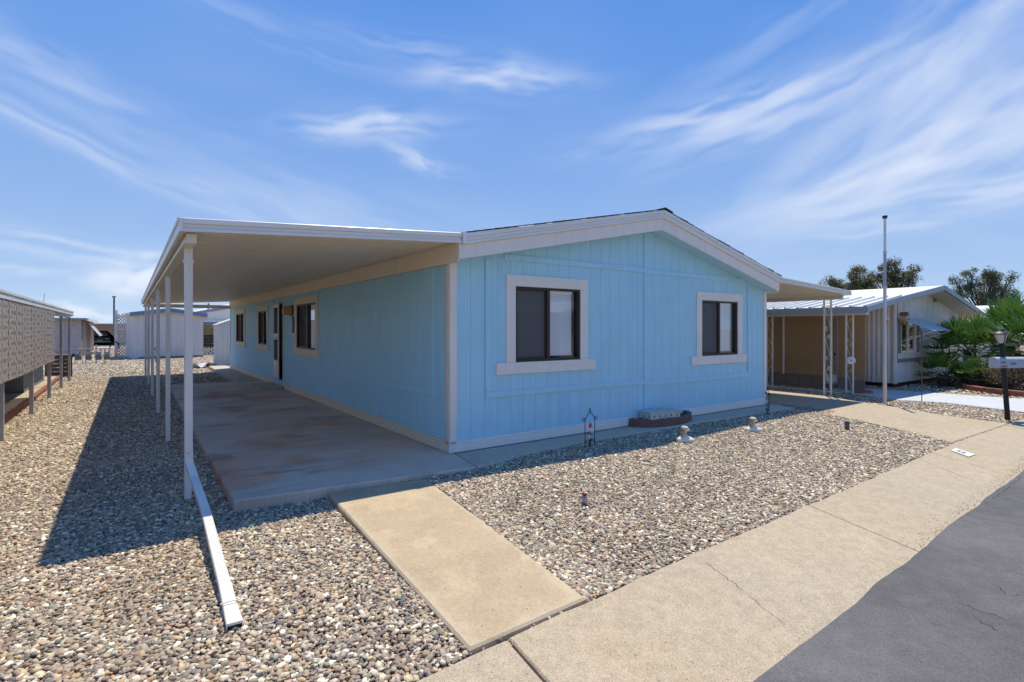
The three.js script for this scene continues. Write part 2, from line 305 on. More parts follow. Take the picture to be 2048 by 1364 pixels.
{
  const side = thing('pavement', 'tan concrete pavement slabs along the street edge', null, [0, 0, 0], 0, null, 'structure');
  const jx = [-11.4, -8.1, -4.85, -1.58, 1.70, 4.97, 8.25, 11.5, 14.8, 18];
  const lean = (x) => -0.12 - 0.075 * clamp(x + 1.6, -2, 8);
  for (let i = 0; i + 1 < jx.length; i++) {
    const a = jx[i] + 0.006, b = jx[i + 1] - 0.006, pts = [], ragged = i >= 2 && i < 6 ? 26 : 4, dy = (hash(i, 4, 4) - 0.5) * 0.008;
    for (let k = 0; k <= ragged; k++) { const x = lerp(a, b, k / ragged), z = inner(x) + (fbm(x * 9, 2, 5, 3) - 0.5) * 0.03; pts.push([x, slope(z) + dy, z]); }
    const zo = 4.75; pts.push([b + lean(b), slope(zo) + dy, zo], [a + lean(a), slope(zo) + dy, zo]);
    const slab = mesh('pavement_slab', slabGeo(pts, 0.2, 0.008), i % 2 ? M.conc : M.concB, side);
    if (i === 3) { mesh('crack', ribbon(wander([-0.02, 3.46], [-0.13, 3.8], 14, 0.009), 0.0014, (x, z) => slope(z) + dy + 0.004), M.crack, slab); mesh('crack', ribbon(wander([-0.15, 3.84], [-0.26, 4.12], 10, 0.008), 0.001, (x, z) => slope(z) + dy + 0.004), M.crack, slab); }
    if (i === 4) mesh('crack', ribbon(wander([4.46, 3.27], [4.04, 3.83], 14, 0.01), 0.0015, (x, z) => slope(z) + dy + 0.004), M.crack, slab);
    if (i === 5) mesh('crack', ribbon(wander([6.6, 3.3], [6.15, 3.95], 14, 0.01), 0.0015, (x, z) => slope(z) + dy + 0.004), M.crack, slab);
  }
  bx('foundation', -11.4, 18, -0.24, -0.145, 3.46, 4.8, M.crack, side);
  const far = thing('pavement', 'far kerb strip on the other side of the street', null, [0, 0, 0], 0, null, 'structure');
  mesh('pavement_slab', slabGeo(flat([[-45, 11.3], [60, 11.3], [60, 12.3], [-45, 12.3]], -0.06), 0.15), M.conc, far);
}
const padPoly = [[-2.385, 0.455], [-0.092, 0.712], [0.03, -0.02], [0.06, -11.05], [-2.25, -11.05]];
const backWalkPoly = [[-0.66, -11.07], [0.06, -11.07], [0.06, -18.6], [-0.55, -18.6]];
const frontWalkPoly = [[0.045, -0.03], [-0.078, 0.712], [0.4, 0.6], [0.75, 0.52], [1.14, 0.47], [1.8, 0.435], [2.55, 0.43], [3.3, 0.435], [4.13, 0.445], [5.0, 0.47], [5.92, 0.5], [7.06, 0.55], [7.16, -0.03]];
const pathPoly = [[-1.615, 0.56], [-1.8, 3.402], [-1.01, 3.372], [-0.66, 0.665]];
const drivePoly = [[7.07, -0.02], [7.075, 0.87], [6.73, 1.85], [6.35, 2.6], [5.95, 3.2], [8.5, 3.26], [8.62, 2.46], [9.1, 1.49], [9.25, 0.9], [9.8, -0.2], [9.75, -8], [7.07, -8]];
const whiteDrivePoly = [[11.45, -0.75], [10.55, 1.05], [10.85, 1.8], [10.45, 3.25], [13.6, 3.25], [12.9, 2.4], [12.75, 1.05], [12.35, -0.75]];
const leftSlabPoly = [[-4.86, 3.2], [-4.95, -16.6], [-9, -16.6], [-9, 3.2]];
mesh('carport_pad', slabGeo(flat(padPoly, 0), 0.2, 0.014, (x, z) => [(x + 2.4) / 2.6, (0.75 - z) / 12]), M.pad, scene, null, 'structure', 'stained concrete pad in the shade under the carport');
mesh('back_walk', slabGeo(flat(backWalkPoly, -0.004), 0.2), M.walk, scene, null, 'structure', 'narrow concrete walk along the back of the blue wall');
mesh('front_walk', slabGeo(flat(frontWalkPoly, -0.006), 0.2, 0.014), M.walk, scene, null, 'structure', 'curved concrete walk along the foot of the blue gable wall');
mesh('path', slabGeo(flat(pathPoly, -0.045), 0.15, 0.012, (x, z) => [(x - lerp(-1.615, -1.8, (z - 0.56) / 2.82)) / lerp(0.955, 0.79, (z - 0.56) / 2.82), (z - 0.56) / 2.82]), M.path, scene, null, 'structure', 'sunlit tan concrete path from pavement to carport pad');
{
  const dv = drivePoly.map(([x, z]) => [x, -0.05 - 0.004 * clamp(z, 0, 3), z]);
  mesh('driveway', slabGeo(dv, 0.15), M.conc, scene, null, 'structure', 'tan concrete driveway beside the blue home');
  mesh('driveway', slabGeo(flat(whiteDrivePoly, -0.075), 0.12), M.whiteDrive, scene, null, 'structure', 'white painted driveway of the white home');
  mesh('patio_slab', slabGeo(flat(leftSlabPoly, -0.03), 0.12), M.conc, scene, null, 'structure', 'concrete patio slab behind the brick edging');
}
// ------------------------------------------------------------ gravel stones (nobody could count them)
{
  const stoneGeo = (s) => {
    let g = new THREE.IcosahedronGeometry(1, 1); g.deleteAttribute('normal'); g.deleteAttribute('uv'); g = mergeVertices(g);
    const p = g.attributes.position;
    for (let i = 0; i < p.count; i++) { const k = 1 + (hash(i, s, 3) - 0.5) * 0.44; p.setXYZ(i, p.getX(i) * k, p.getY(i) * k * 0.5, p.getZ(i) * k * 0.74); }
    g.computeVertexNormals(); const uv = new Float32Array(p.count * 2); for (let i = 0; i < p.count; i++) { uv[i * 2] = p.getX(i) * 0.5 + p.getY(i) * 0.3; uv[i * 2 + 1] = p.getZ(i) * 0.5 + p.getY(i) * 0.4; } g.setAttribute('uv', new THREE.BufferAttribute(uv, 2)); return g;
  };
  const lin = (c) => Math.pow(c, 2.2), pal = [
    [0.66, 0.57, 0.47], [0.56, 0.49, 0.43], [0.74, 0.67, 0.58], [0.47, 0.42, 0.39], [0.62, 0.49, 0.40], [0.70, 0.62, 0.56], [0.82, 0.78, 0.71], [0.57, 0.46, 0.41], [0.40, 0.38, 0.38], [0.68, 0.53, 0.38], [0.60, 0.56, 0.52], [0.53, 0.41, 0.37], [0.64, 0.55, 0.49], [0.49, 0.47, 0.43], [0.72, 0.60, 0.46], [0.60, 0.53, 0.46]].map((c) => { const m = (c[0] + c[1] + c[2]) / 3; return [lin(lerp(c[0], m * 1.045, 0.35)), lin(lerp(c[1], m * 1.0, 0.35)), lin(lerp(c[2], m * 0.9, 0.4) * 0.97)]; });
  const block = [padPoly, backWalkPoly, frontWalkPoly, pathPoly, drivePoly, whiteDrivePoly, leftSlabPoly, [[0, 0], [7, 0], [7, -17], [0, -17]], [[13.4, 0], [20, 0], [20, -16], [13.4, -16]]];
  const fill = (label, zones) => {
    const q = new THREE.Group(); q.name = numbered('gravel'); q.userData = { kind: 'stuff', label }; scene.add(q);
    const lists = [[], [], []], m = new THREE.Matrix4(), e = new THREE.Euler(), qt = new THREE.Quaternion();
    for (const [x0, x1, z0, z1, step, size, keep] of zones) for (let x = x0; x < x1; x += step) for (let z = z0; z < z1; z += step) {
      const px = x + rr(-0.6, 0.6) * step, pz = z + rr(-0.6, 0.6) * step;
      if (pz > inner(px) - 0.008 || (keep && !keep(px, pz)) || block.some((b) => inside(px, pz, b))) continue;
      const s = size * (0.55 + 0.85 * Math.pow(rnd(), 1.7)), k = (1.02 + rnd() * 0.75) * (0.9 + 0.2 * fbm(px * 0.9, pz * 0.9, 5, 2)), c = pal[Math.floor(rnd() * pal.length)];
      e.set(rr(-0.5, 0.5), rr(0, 6.28), rr(-0.5, 0.5)); qt.setFromEuler(e);
      const y = gravelH(px, pz) - 0.0165 + s * 0.34 + rnd() * 0.011 + (fbm(px * 1.4, pz * 1.4, 15, 2) - 0.5) * 0.014;
      m.compose(new THREE.Vector3(px, y, pz), qt, new THREE.Vector3(s * rr(0.8, 1.25), s * rr(0.75, 1.15), s * rr(0.8, 1.2)));
      lists[Math.floor(rnd() * 3)].push(m.clone(), new THREE.Color(c[0] * k, c[1] * k, c[2] * k));
    }
    lists.forEach((l, i) => {
      const n = l.length / 2, im = new THREE.InstancedMesh(stoneGeo(i + 1), M.stone, n); im.name = 'stones'; im.userData.kind = 'stuff'; im.castShadow = im.receiveShadow = true;
      for (let k = 0; k < n; k++) { im.setMatrixAt(k, l[k * 2]); im.setColorAt(k, l[k * 2 + 1]); }
      q.add(im);
    });
  };
  const inView = (x, z) => (x - CAM.x) > -0.152 * (CAM.z - z) - 0.35;
  fill('small rounded tan and grey stones in the yard beside the carport', [[-4.9, -0.6, -3, 3.42, 0.0172, 0.0155, inView], [-4.95, -2.2, -9, -3, 0.021, 0.0175, inView], [-5.1, -2.2, -17, -9, 0.03, 0.0215, inView], [-6, 3, -34, -17, 0.05, 0.03, inView], [-2.3, -0.5, -17, -11, 0.04, 0.026]]);
  fill('small rounded tan and grey stones in front of the blue gable', [[-1.0, 4, 0.4, 3.35, 0.0172, 0.0152], [4, 7.3, 0.4, 3.35, 0.021, 0.0172]]);
  fill('small tan stones between the two driveways', [[8.4, 13.5, -4, 3.3, 0.034, 0.022], [12.3, 18, -1, 3.3, 0.07, 0.034]]);
  // grit washed against the street edge
  const grit = [], m4 = new THREE.Matrix4();
  for (let k = 0; k < 1500; k++) { const x = rr(-2.5, 8), w = rr(0, 1), z = curbLine(x) - 0.02 - w * w * 0.10 + rr(-0.015, 0.02), s = rr(0.0015, 0.0045); m4.makeRotationY(rr(0, 6)).scale(new THREE.Vector3(s, s, s)).setPosition(x, slope(z) + s * 0.3 + (z > curbLine(x) ? 0.012 : 0), z); grit.push(m4.clone()); }
  const gm = new THREE.InstancedMesh(stoneGeo(9), M.stone, grit.length); gm.name = 'grit'; gm.userData = { kind: 'stuff', label: 'dark grit and sand washed along the street edge' };
  grit.forEach((q, k) => { gm.setMatrixAt(k, q); const c = pal[k % pal.length], f = 0.25 + 0.5 * hash(k, 2, 2); gm.setColorAt(k, new THREE.Color(c[0] * f, c[1] * f * 0.95, c[2] * f * 0.9)); }); scene.add(gm);
}

// ------------------------------------------------------------ the blue home
const HW = 6.97, HL = 16.85;
const rakeTop = (x) => x < 3.54 ? lerp(2.575, 3.300, x / 3.54) : lerp(3.300, 2.478, (x - 3.54) / 3.45);
const rakeLow = (x) => x < 3.53 ? lerp(2.285, 2.992, x / 3.53) : lerp(2.992, 2.194, (x - 3.53) / 3.42);
const home = thing('blue_home', 'light blue wood sided mobile home with white trim and gable front', 'house');
function boards(parent, u0, u1, v0, topf, holes, pitch, m, turn, origin) {
  const grp = (g) => { const o = mesh('siding_board', g, m, parent); o.position.set(...origin); o.rotation.y = turn; };
  const n = Math.round((u1 - u0) / pitch), w = (u1 - u0) / n, gap = 0.0016, quad = (a, b, c, tl, tr) => prism([[a, c], [b, c], [b, tr], [a, tl]], 0, 0.012, 0.001);
  for (let i = 0; i < n; i++) {
    const a = u0 + i * w + gap, b = u0 + (i + 1) * w - gap, h = holes.find((q) => q[0] < b - 0.001 && q[1] > a + 0.001);
    if (!h) { grp(quad(a, b, v0, topf(a), topf(b))); continue; }
    if (h[2] > v0 + 0.02) grp(quad(a, b, v0, h[2], h[2]));
    grp(quad(a, b, h[3], topf(a), topf(b)));
    if (h[0] > a + 0.02) grp(quad(a, h[0], h[2] + 0.0005, h[3] - 0.0005, h[3] - 0.0005));
    if (h[1] < b - 0.02) grp(quad(h[1], b, h[2] + 0.0005, h[3] - 0.0005, h[3] - 0.0005));
  }
}
function blindGeo(w, h, n) { const l = []; for (let i = 0; i < n; i++) l.push(new THREE.BoxGeometry(w, 0.0012, 0.024).rotateX(1.05).translate(0, h - (i + 0.5) * h / n, 0)); l.push(new THREE.BoxGeometry(w, 0.03, 0.03).translate(0, h + 0.01, 0), new THREE.BoxGeometry(w, 0.018, 0.026).translate(0, -0.012, 0)); return merge(l); }
// window: x to the right, z outwards, opening w x h standing on y = 0
function windowUnit(parent, p, turn, w, h, o = {}) {
  const q = sub('window', parent, p, turn), tw = o.trim ?? 0.145, tm = o.trimMat ?? M.white, hw = w / 2;
  bx('trim_board', -hw - tw, -hw, 0, h, 0.0125, 0.032, tm, q, 0.004); bx('trim_board', hw, hw + tw, 0, h, 0.0125, 0.032, tm, q, 0.004);
  bx('trim_board', -hw - tw, hw + tw, h, h + tw, 0.0125, 0.034, tm, q, 0.004);
  bx('sill', -hw - tw - 0.155, hw + tw + 0.145, -0.15, 0, 0.0125, 0.040, tm, q, 0.004);
  const fr = 0.03; mesh('frame', prism([[-hw, 0], [hw, 0], [hw, h], [-hw, h]], -0.07, 0.012, 0, [rectHole(-hw + fr, hw - fr, fr, h - fr)]), M.bronze, q);
  const mx = o.mull ?? 0; bx('mullion', mx - 0.026, mx + 0.026, fr, h - fr, -0.045, 0.004, M.bronze, q);
  bx('pane', mx + 0.026, hw - fr, fr, h - fr, -0.038, -0.035, M.glass, q); bx('pane', -hw + fr, mx - 0.026, fr, h - fr, -0.06, -0.057, M.glass, q);
  mesh('screen_frame', prism([[-hw + fr, fr], [mx - 0.026, fr], [mx - 0.026, h - fr], [-hw + fr, h - fr]], -0.03, -0.018, 0, [rectHole(-hw + fr + 0.022, mx - 0.05, fr + 0.022, h - fr - 0.022)]), M.bronze, q);
  bx('insect_screen', -hw + fr + 0.022, mx - 0.05, fr + 0.022, h - fr - 0.022, -0.0235, -0.0225, M.screen, q);
  if (o.blind) { const bl = mesh('blind', blindGeo(w - 0.1, h - 0.14, Math.round((h - 0.14) / 0.022)), M.blind, q, [o.shift ?? -0.03, 0.085, -0.082], 'stuff'); }
  if (o.curtain_or_dark_sheet) mesh('curtain_or_dark_sheet', curtainGeo(w * 0.42, h - 0.05), M.blind, q, [w * 0.24, 0.02, -0.085]);
}
function curtainGeo(w, h) { const g = new THREE.PlaneGeometry(w, h, 40, 1); const p = g.attributes.position; for (let i = 0; i < p.count; i++) p.setZ(i, Math.sin(p.getX(i) * 60) * 0.018); g.translate(0, h / 2, 0); g.computeVertexNormals(); return g; }
const wins = [[0.935, 2.07, 1.045, 2.03], [4.915, 6.015, 1.005, 1.972]];
const sideWins = [[-7.11, -5.57, 1.04, 2.02], [-11.51, -10.32, 1.025, 1.985], [-15.46, -13.92, 1.02, 1.995]];
const doorHole = [-9.42, -8.43, 0.2, 2.115];
{
  const outline = [[0.02, 0.01], [HW - 0.02, 0.01], [HW - 0.02, rakeLow(HW - 0.02) + 0.05], [3.53, rakeLow(3.53) + 0.05], [0.02, rakeLow(0.02) + 0.05]];
  mesh('front_wall', prism(outline, -0.1, 0, 0, wins.map((q) => rectHole(...q))), M.blue, home);
  mesh('back_wall', prism(outline, -HL, -HL + 0.1), M.blue, home);
  const sw = mesh('side_wall', prism([[-HL, 0.01], [-0.1, 0.01], [-0.1, 2.42], [-HL, 2.42]], -0.1, 0, 0, [...sideWins, doorHole].map((q) => rectHole(...q))), M.blue, home); sw.rotation.y = -Math.PI / 2; sw.position.set(0.0, 0, 0);
  bx('side_wall', HW - 0.1, HW, 0.01, 2.4, -HL, -0.1, M.blue, home);
  boards(home, 0.062, HW - 0.062, 0.135, (x) => rakeLow(x) + 0.03, wins, 0.203, M.blue, 0, [0, 0, 0]);
  boards(home, -HL + 0.06, -0.062, 0.135, () => 2.33, [...sideWins, doorHole], 0.203, M.blue, -Math.PI / 2, [0, 0, 0]);
  // corner boards
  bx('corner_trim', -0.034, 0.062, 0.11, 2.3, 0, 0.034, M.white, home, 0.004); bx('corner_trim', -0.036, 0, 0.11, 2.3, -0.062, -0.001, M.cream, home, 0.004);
  bx('corner_trim', HW - 0.062, HW + 0.03, 0.11, 2.22, 0, 0.034, M.white, home, 0.004); bx('corner_trim', -0.036, 0, 0.11, 2.3, -HL, -HL + 0.06, M.white, home, 0.004);
  // skirting board with its ledge
  bx('skirting_board', -0.045, HW + 0.045, 0.004, 0.098, 0.001, 0.045, M.white, home, 0.006); bx('skirting_ledge', -0.038, HW + 0.038, 0.0985, 0.134, 0.001, 0.034, M.white, home, 0.006);
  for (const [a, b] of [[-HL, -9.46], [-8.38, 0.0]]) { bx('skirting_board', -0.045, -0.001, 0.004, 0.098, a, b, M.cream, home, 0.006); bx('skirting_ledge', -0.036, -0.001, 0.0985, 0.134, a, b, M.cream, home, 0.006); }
  for (const z of [-3.0, -4.35, -5.6]) bx('skirting_clip', -0.056, -0.0455, 0.085, 0.108, z - 0.035, z + 0.035, M.cream, home);
  // raised panel mouldings on the gable front: a frame crossed by a centre strip
  const bt = (x0, x1, y0, y1) => bx('moulding', x0, x1, y0, y1, 0.0125, 0.030, M.blueTrim, home, 0.002);
  bt(3.425, 3.50, 0.14, rakeLow(3.46) + 0.01); bt(0.475, 0.55, 0.695, 2.345); bt(6.345, 6.42, 0.655, 2.27);
  bt(0.475, 3.424, 0.615, 0.69); bt(3.501, 6.42, 0.58, 0.654);
  bt(0.76, 3.424, 2.355, 2.43); bt(3.501, 6.2, 2.34, 2.41);
  for (const [a, b, y] of [[-8.3, -0.42, 0.63]]) bx('moulding', -0.032, -0.0125, y, y + 0.075, a, b, M.blueTrim, home, 0.002);
  bx('moulding', -0.026, -0.0125, 0.706, 2.26, -0.48, -0.42, M.blueTrim, home, 0.003);
  // gable fascia boards, metal rake trim, soffit
  for (const s of [0, 1]) {
    const a = s ? 3.531 : -0.06, b = s ? HW + 0.0 : 3.529, lo = (x) => rakeLow(x), mid = (x) => rakeTop(x) - 0.128;
    mesh('fascia_board', prism([[a, lo(a)], [b, lo(b)], [b, mid(b) + 0.03], [a, mid(a) + 0.03]], 0.27, 0.30, 0.003), M.white, home);
    const c = s ? 3.541 : -0.03, d = s ? HW + 0.03 : 3.539;
    mesh('rake_trim', prism([[c, mid(c)], [d, mid(d)], [d, mid(d) + 0.035], [c, mid(c) + 0.035]], 0.3005, 0.325, 0.004), M.alu, home);
    mesh('rake_trim', prism([[c, mid(c) + 0.0355], [d, mid(d) + 0.0355], [d, mid(d) + 0.075], [c, mid(c) + 0.075]], 0.3005, 0.314, 0.003), M.alu, home);
    mesh('rake_trim', prism([[c, mid(c) + 0.0755], [d, mid(d) + 0.0755], [d, mid(d) + 0.128], [c, mid(c) + 0.128]], 0.3005, 0.328, 0.004), M.alu, home);
    mesh('rake_caulk', prism([[c, mid(c) - 0.009], [d, mid(d) - 0.009], [d, mid(d) - 0.001], [c, mid(c) - 0.001]], 0.3005, 0.308), M.cream, home);
    mesh('soffit', prism([[a, lo(a) + 0.028], [b, lo(b) + 0.028], [b, lo(b) + 0.04], [a, lo(a) + 0.04]], 0.0005, 0.2695), M.blueTrim, home);
    mesh('roof_deck', prism([[c, mid(c) + 0.05], [d, mid(d) + 0.05], [d, mid(d) + 0.124], [c, mid(c) + 0.124]], -HL - 0.25, 0.27), M.shingle, home);
    // shingle courses, each lapping the one below
    const n = 24, q = [c, d].sort((x, y) => Math.abs(x - 3.54) - Math.abs(y - 3.54)), run = q[1] - q[0];
    for (let i = 0; i < n; i++) {
      const x1 = q[1] - run * i / n, x0 = q[1] - run * (i + 1.35) / n, xa = (x1 - 3.54) * (x0 - 3.54) < 0 ? 3.54 : x0;
      const e0 = rakeTop(xa) + 0.004 + i * 0.0001, e1 = rakeTop(x1) + 0.016, th = rr(0.009, 0.013), over = rr(-0.02, 0.005);
      mesh('shingle_course', prism(x1 < xa ? [[x1, e1 - th], [xa, e0 - 0.002], [xa, e0 + 0.006], [x1, e1]] : [[xa, e0 - 0.002], [x1, e1 - th], [x1, e1], [xa, e0 + 0.006]], -HL - 0.25, 0.335 + over), M.shingle, home);
    }
  }
  mesh('ridge_cap', prism([[3.36, 3.268], [3.54, 3.318], [3.72, 3.270], [3.72, 3.284], [3.54, 3.334], [3.36, 3.282]], -HL - 0.25, 0.345), M.shingle, home);
  // eave fascia under the carport roof, three lengths
  const jz = [0.269, -4.15, -9.35, -13.1, -HL]; for (let i = 0; i < 4; i++) bx('fascia_board', -0.062, -0.038, 2.248, 2.475, jz[i + 1] + 0.003, jz[i] - 0.003, M.cream, home, 0.003);
  bx('soffit', -0.0375, 0, 2.30, 2.32, -HL, 0.265, M.cream, home);
  bx('fascia_board', HW + 0.0, HW + 0.02, 2.17, 2.36, -HL, 0.269, M.white, home, 0.003);
  for (const [q, bl] of [[wins[0], 1], [wins[1], 1]]) windowUnit(home, [(q[0] + q[1]) / 2, q[2], 0], 0, q[1] - q[0], q[3] - q[2], { blind: bl });
  sideWins.forEach((q, i) => windowUnit(home, [0, q[2], (q[0] + q[1]) / 2], -Math.PI / 2, q[1] - q[0], q[3] - q[2], { curtain_or_dark_sheet: true, trimMat: M.cream, mull: i ? 0 : 0.02 }));
  // door: casing, open inner dark, aluminium screen door ajar
  const dz0 = doorHole[0], dz1 = doorHole[1];
  bx('door_casing', -0.034, -0.0125, 0.135, 2.247, dz1 + 0.001, dz1 + 0.05, M.cream, home); bx('door_casing', -0.034, -0.0125, 0.135, 2.247, dz0 - 0.03, dz0 - 0.001, M.cream, home);
  bx('door_casing', -0.02, 0.0, 0.02, 0.195, dz0, dz1, M.blueTrim, home);
  bx('entrance_door', 0.08, 0.115, 0.2, 2.11, dz0 + 0.02, dz1 - 0.02, M.bronze, home);
  const dr = sub('screen_door', home, [-0.02, 0.215, dz0 + 0.015], -Math.PI / 2 - 0.085);
  const dw = 0.93, dh = 1.88;
  mesh('frame', prism([[0, 0], [dw, 0], [dw, dh], [0, dh]], 0, 0.03, 0.003, [rectHole(0.07, dw - 0.07, 0.46, 0.98), rectHole(0.07, dw - 0.07, 1.14, dh - 0.08)]), M.silver, dr);
  bx('insect_screen', 0.07, dw - 0.07, 0.46, dh - 0.08, 0.011, 0.013, M.screen, dr); bx('kick_plate', 0.06, dw - 0.06, 0.07, 0.45, 0.0305, 0.034, M.silver, dr);
  for (const y of [1.0, 1.055, 1.11]) bx('grille_bar', 0.07, dw - 0.07, y - 0.012, y + 0.012, 0.004, 0.028, M.silver, dr);
  mesh('handle', merge([rod([dw - 0.035, 0.98, 0.03], [dw - 0.035, 0.98, 0.07], 0.01), rod([dw - 0.035, 0.94, 0.07], [dw - 0.035, 1.05, 0.07], 0.009)]), M.bronze, dr);
  for (const y of [0.25, 0.95, 1.65]) mesh('hinge', rod([-0.008, y - 0.05, 0.02], [-0.008, y + 0.05, 0.02], 0.011), M.bronze, dr);
  // number plaque
  bx('wall_plaque', -0.032, -0.0125, 1.38, 1.76, -7.50, -7.36, mat(0.035, 0.045, 0.05, 0.5), home, 0.004);
}
// porch lamp
{
  const l = thing('porch_lamp', 'fluted amber glass porch lamp on the blue wall beside the door', 'lamp', [-0.0125, 1.9, -7.56]);
  const s = []; for (let i = 0; i <= 10; i++) { const t = i / 10; s.push(new THREE.Vector2(0.118 - 0.028 * t - 0.004 * Math.sin(t * 3.14), 0.03 + 0.17 * t)); } s.push(new THREE.Vector2(0.05, 0.212), new THREE.Vector2(0.001, 0.215));
  const g = new THREE.LatheGeometry(s, 48), p = g.attributes.position; for (let i = 0; i < p.count; i++) { const a = Math.atan2(p.getZ(i), p.getX(i)), k = 1 + 0.045 * Math.cos(a * 12); p.setX(i, p.getX(i) * k); p.setZ(i, p.getZ(i) * k); } g.rotateZ(Math.PI / 2); g.computeVertexNormals();
  mesh('shade', g, pm(0.86, 0.50, 0.18, 0.35, { transmission: 0.35, thickness: 0 }), l);
  mesh('wall_plate', new THREE.CylinderGeometry(0.128, 0.135, 0.03, 28).rotateZ(Math.PI / 2), M.bronze, l, [-0.0155, 0, 0]); mesh('finial', new THREE.SphereGeometry(0.018, 10, 8), M.brass, l, [-0.225, 0, 0]);
  mesh('bulb', new THREE.SphereGeometry(0.035, 12, 10), mat(0.8, 0.78, 0.72, 0.4), l, [-0.11, 0.0, 0]);
}

// ------------------------------------------------------------ metal awning roofs
function panGeo(len, w) {                                   // roof pan with a raised rib, along x
  const t = 0.0015, a = [[0, 0.034], [0.014, 0.034], [0.022, 0], [w - 0.018, 0], [w - 0.01, 0.037], [w + 0.008, 0.037]];
  return prism([...a, ...a.slice().reverse().map(([x, y]) => [x, y + t])], 0, len).rotateY(Math.PI / 2);   // profile x -> -z, length -> x
}
function awning(o) {                                        // inner and outer x, their underside heights, front and back z
  const g = thing(o.name, o.label, o.category), s = Math.sign(o.x1 - o.x0), L = Math.abs(o.x1 - o.x0), dy = o.y1 - o.y0, len = Math.hypot(L, dy), pw = 0.152, n = Math.floor((o.zf - o.zb) / pw), geo = panGeo(len, pw);
  for (let i = 0; i < n; i++) { const q = mesh('roof_pan', geo, o.pan, g, [s < 0 ? o.x1 : o.x0, s < 0 ? o.y1 : o.y0, o.zf - i * pw]); q.rotation.z = s < 0 ? Math.atan2(o.y0 - o.y1, L) : Math.atan2(dy, L); }
  return g;
}
const carport = awning({ name: 'carport', label: 'long white aluminium carport roof on slim posts beside the blue home', category: 'carport', x0: -0.05, x1: -2.745, y0: 2.478, y1: 2.318, zf: 0.269, zb: -16.62, pan: M.pan });
{
  const g = carport, xo = -2.745, f = (x) => lerp(2.302, 2.462, (x - xo) / (0.03 - xo));
  const strip = (a, b, z0, z1, bev) => mesh('front_fascia', prism([[xo, f(xo) + a], [-0.035, f(-0.035) + a], [-0.035, f(-0.035) + b], [xo, f(xo) + b]], z0, z1, bev), M.alu, g);
  strip(0, 0.03, 0.27, 0.325, 0.004); strip(0.0305, 0.066, 0.27, 0.31, 0.003); strip(0.0665, 0.114, 0.27, 0.328, 0.005);
  bx('end_cap', -0.034, 0.02, 2.455, 2.585, 0.3295, 0.342, M.alu, g, 0.003);
  bx('side_gutter', xo - 0.03, xo - 0.0005, 2.30, 2.416, -16.64, 0.328, M.alu, g, 0.005); bx('gutter_lip', xo - 0.043, xo - 0.0305, 2.385, 2.416, -16.64, 0.328, M.alu, g, 0.003);
  bx('side_beam', -2.715, -2.64, 2.215, 2.30, -16.6, 0.24, M.panBeam, g, 0.004); bx('beam_lip', -2.735, -2.7155, 2.215, 2.235, -16.6, 0.24, M.panBeam, g);
  bx('back_fascia', -2.715, -0.03, 2.22, 2.34, -16.69, -16.63, M.panBeam, g); bx('wall_channel', -0.075, -0.0625, 2.455, 2.475, -16.6, 0.26, M.panBeam, g);
  for (const z of [-0.2, -3.3, -6.42, -9.45, -12.5, -15.6]) { const q = bx('post', -2.70, -2.645, -0.14, 2.214, z - 0.0275, z + 0.0275, M.alu, g, 0.004); }
  for (const z of [-0.2, -3.3, -6.42]) for (const dz of [-0.012, 0.012]) bx('post_rib', -2.7025, -2.7005, -0.12, 2.21, z + dz - 0.003, z + dz + 0.003, M.alu, g);
}
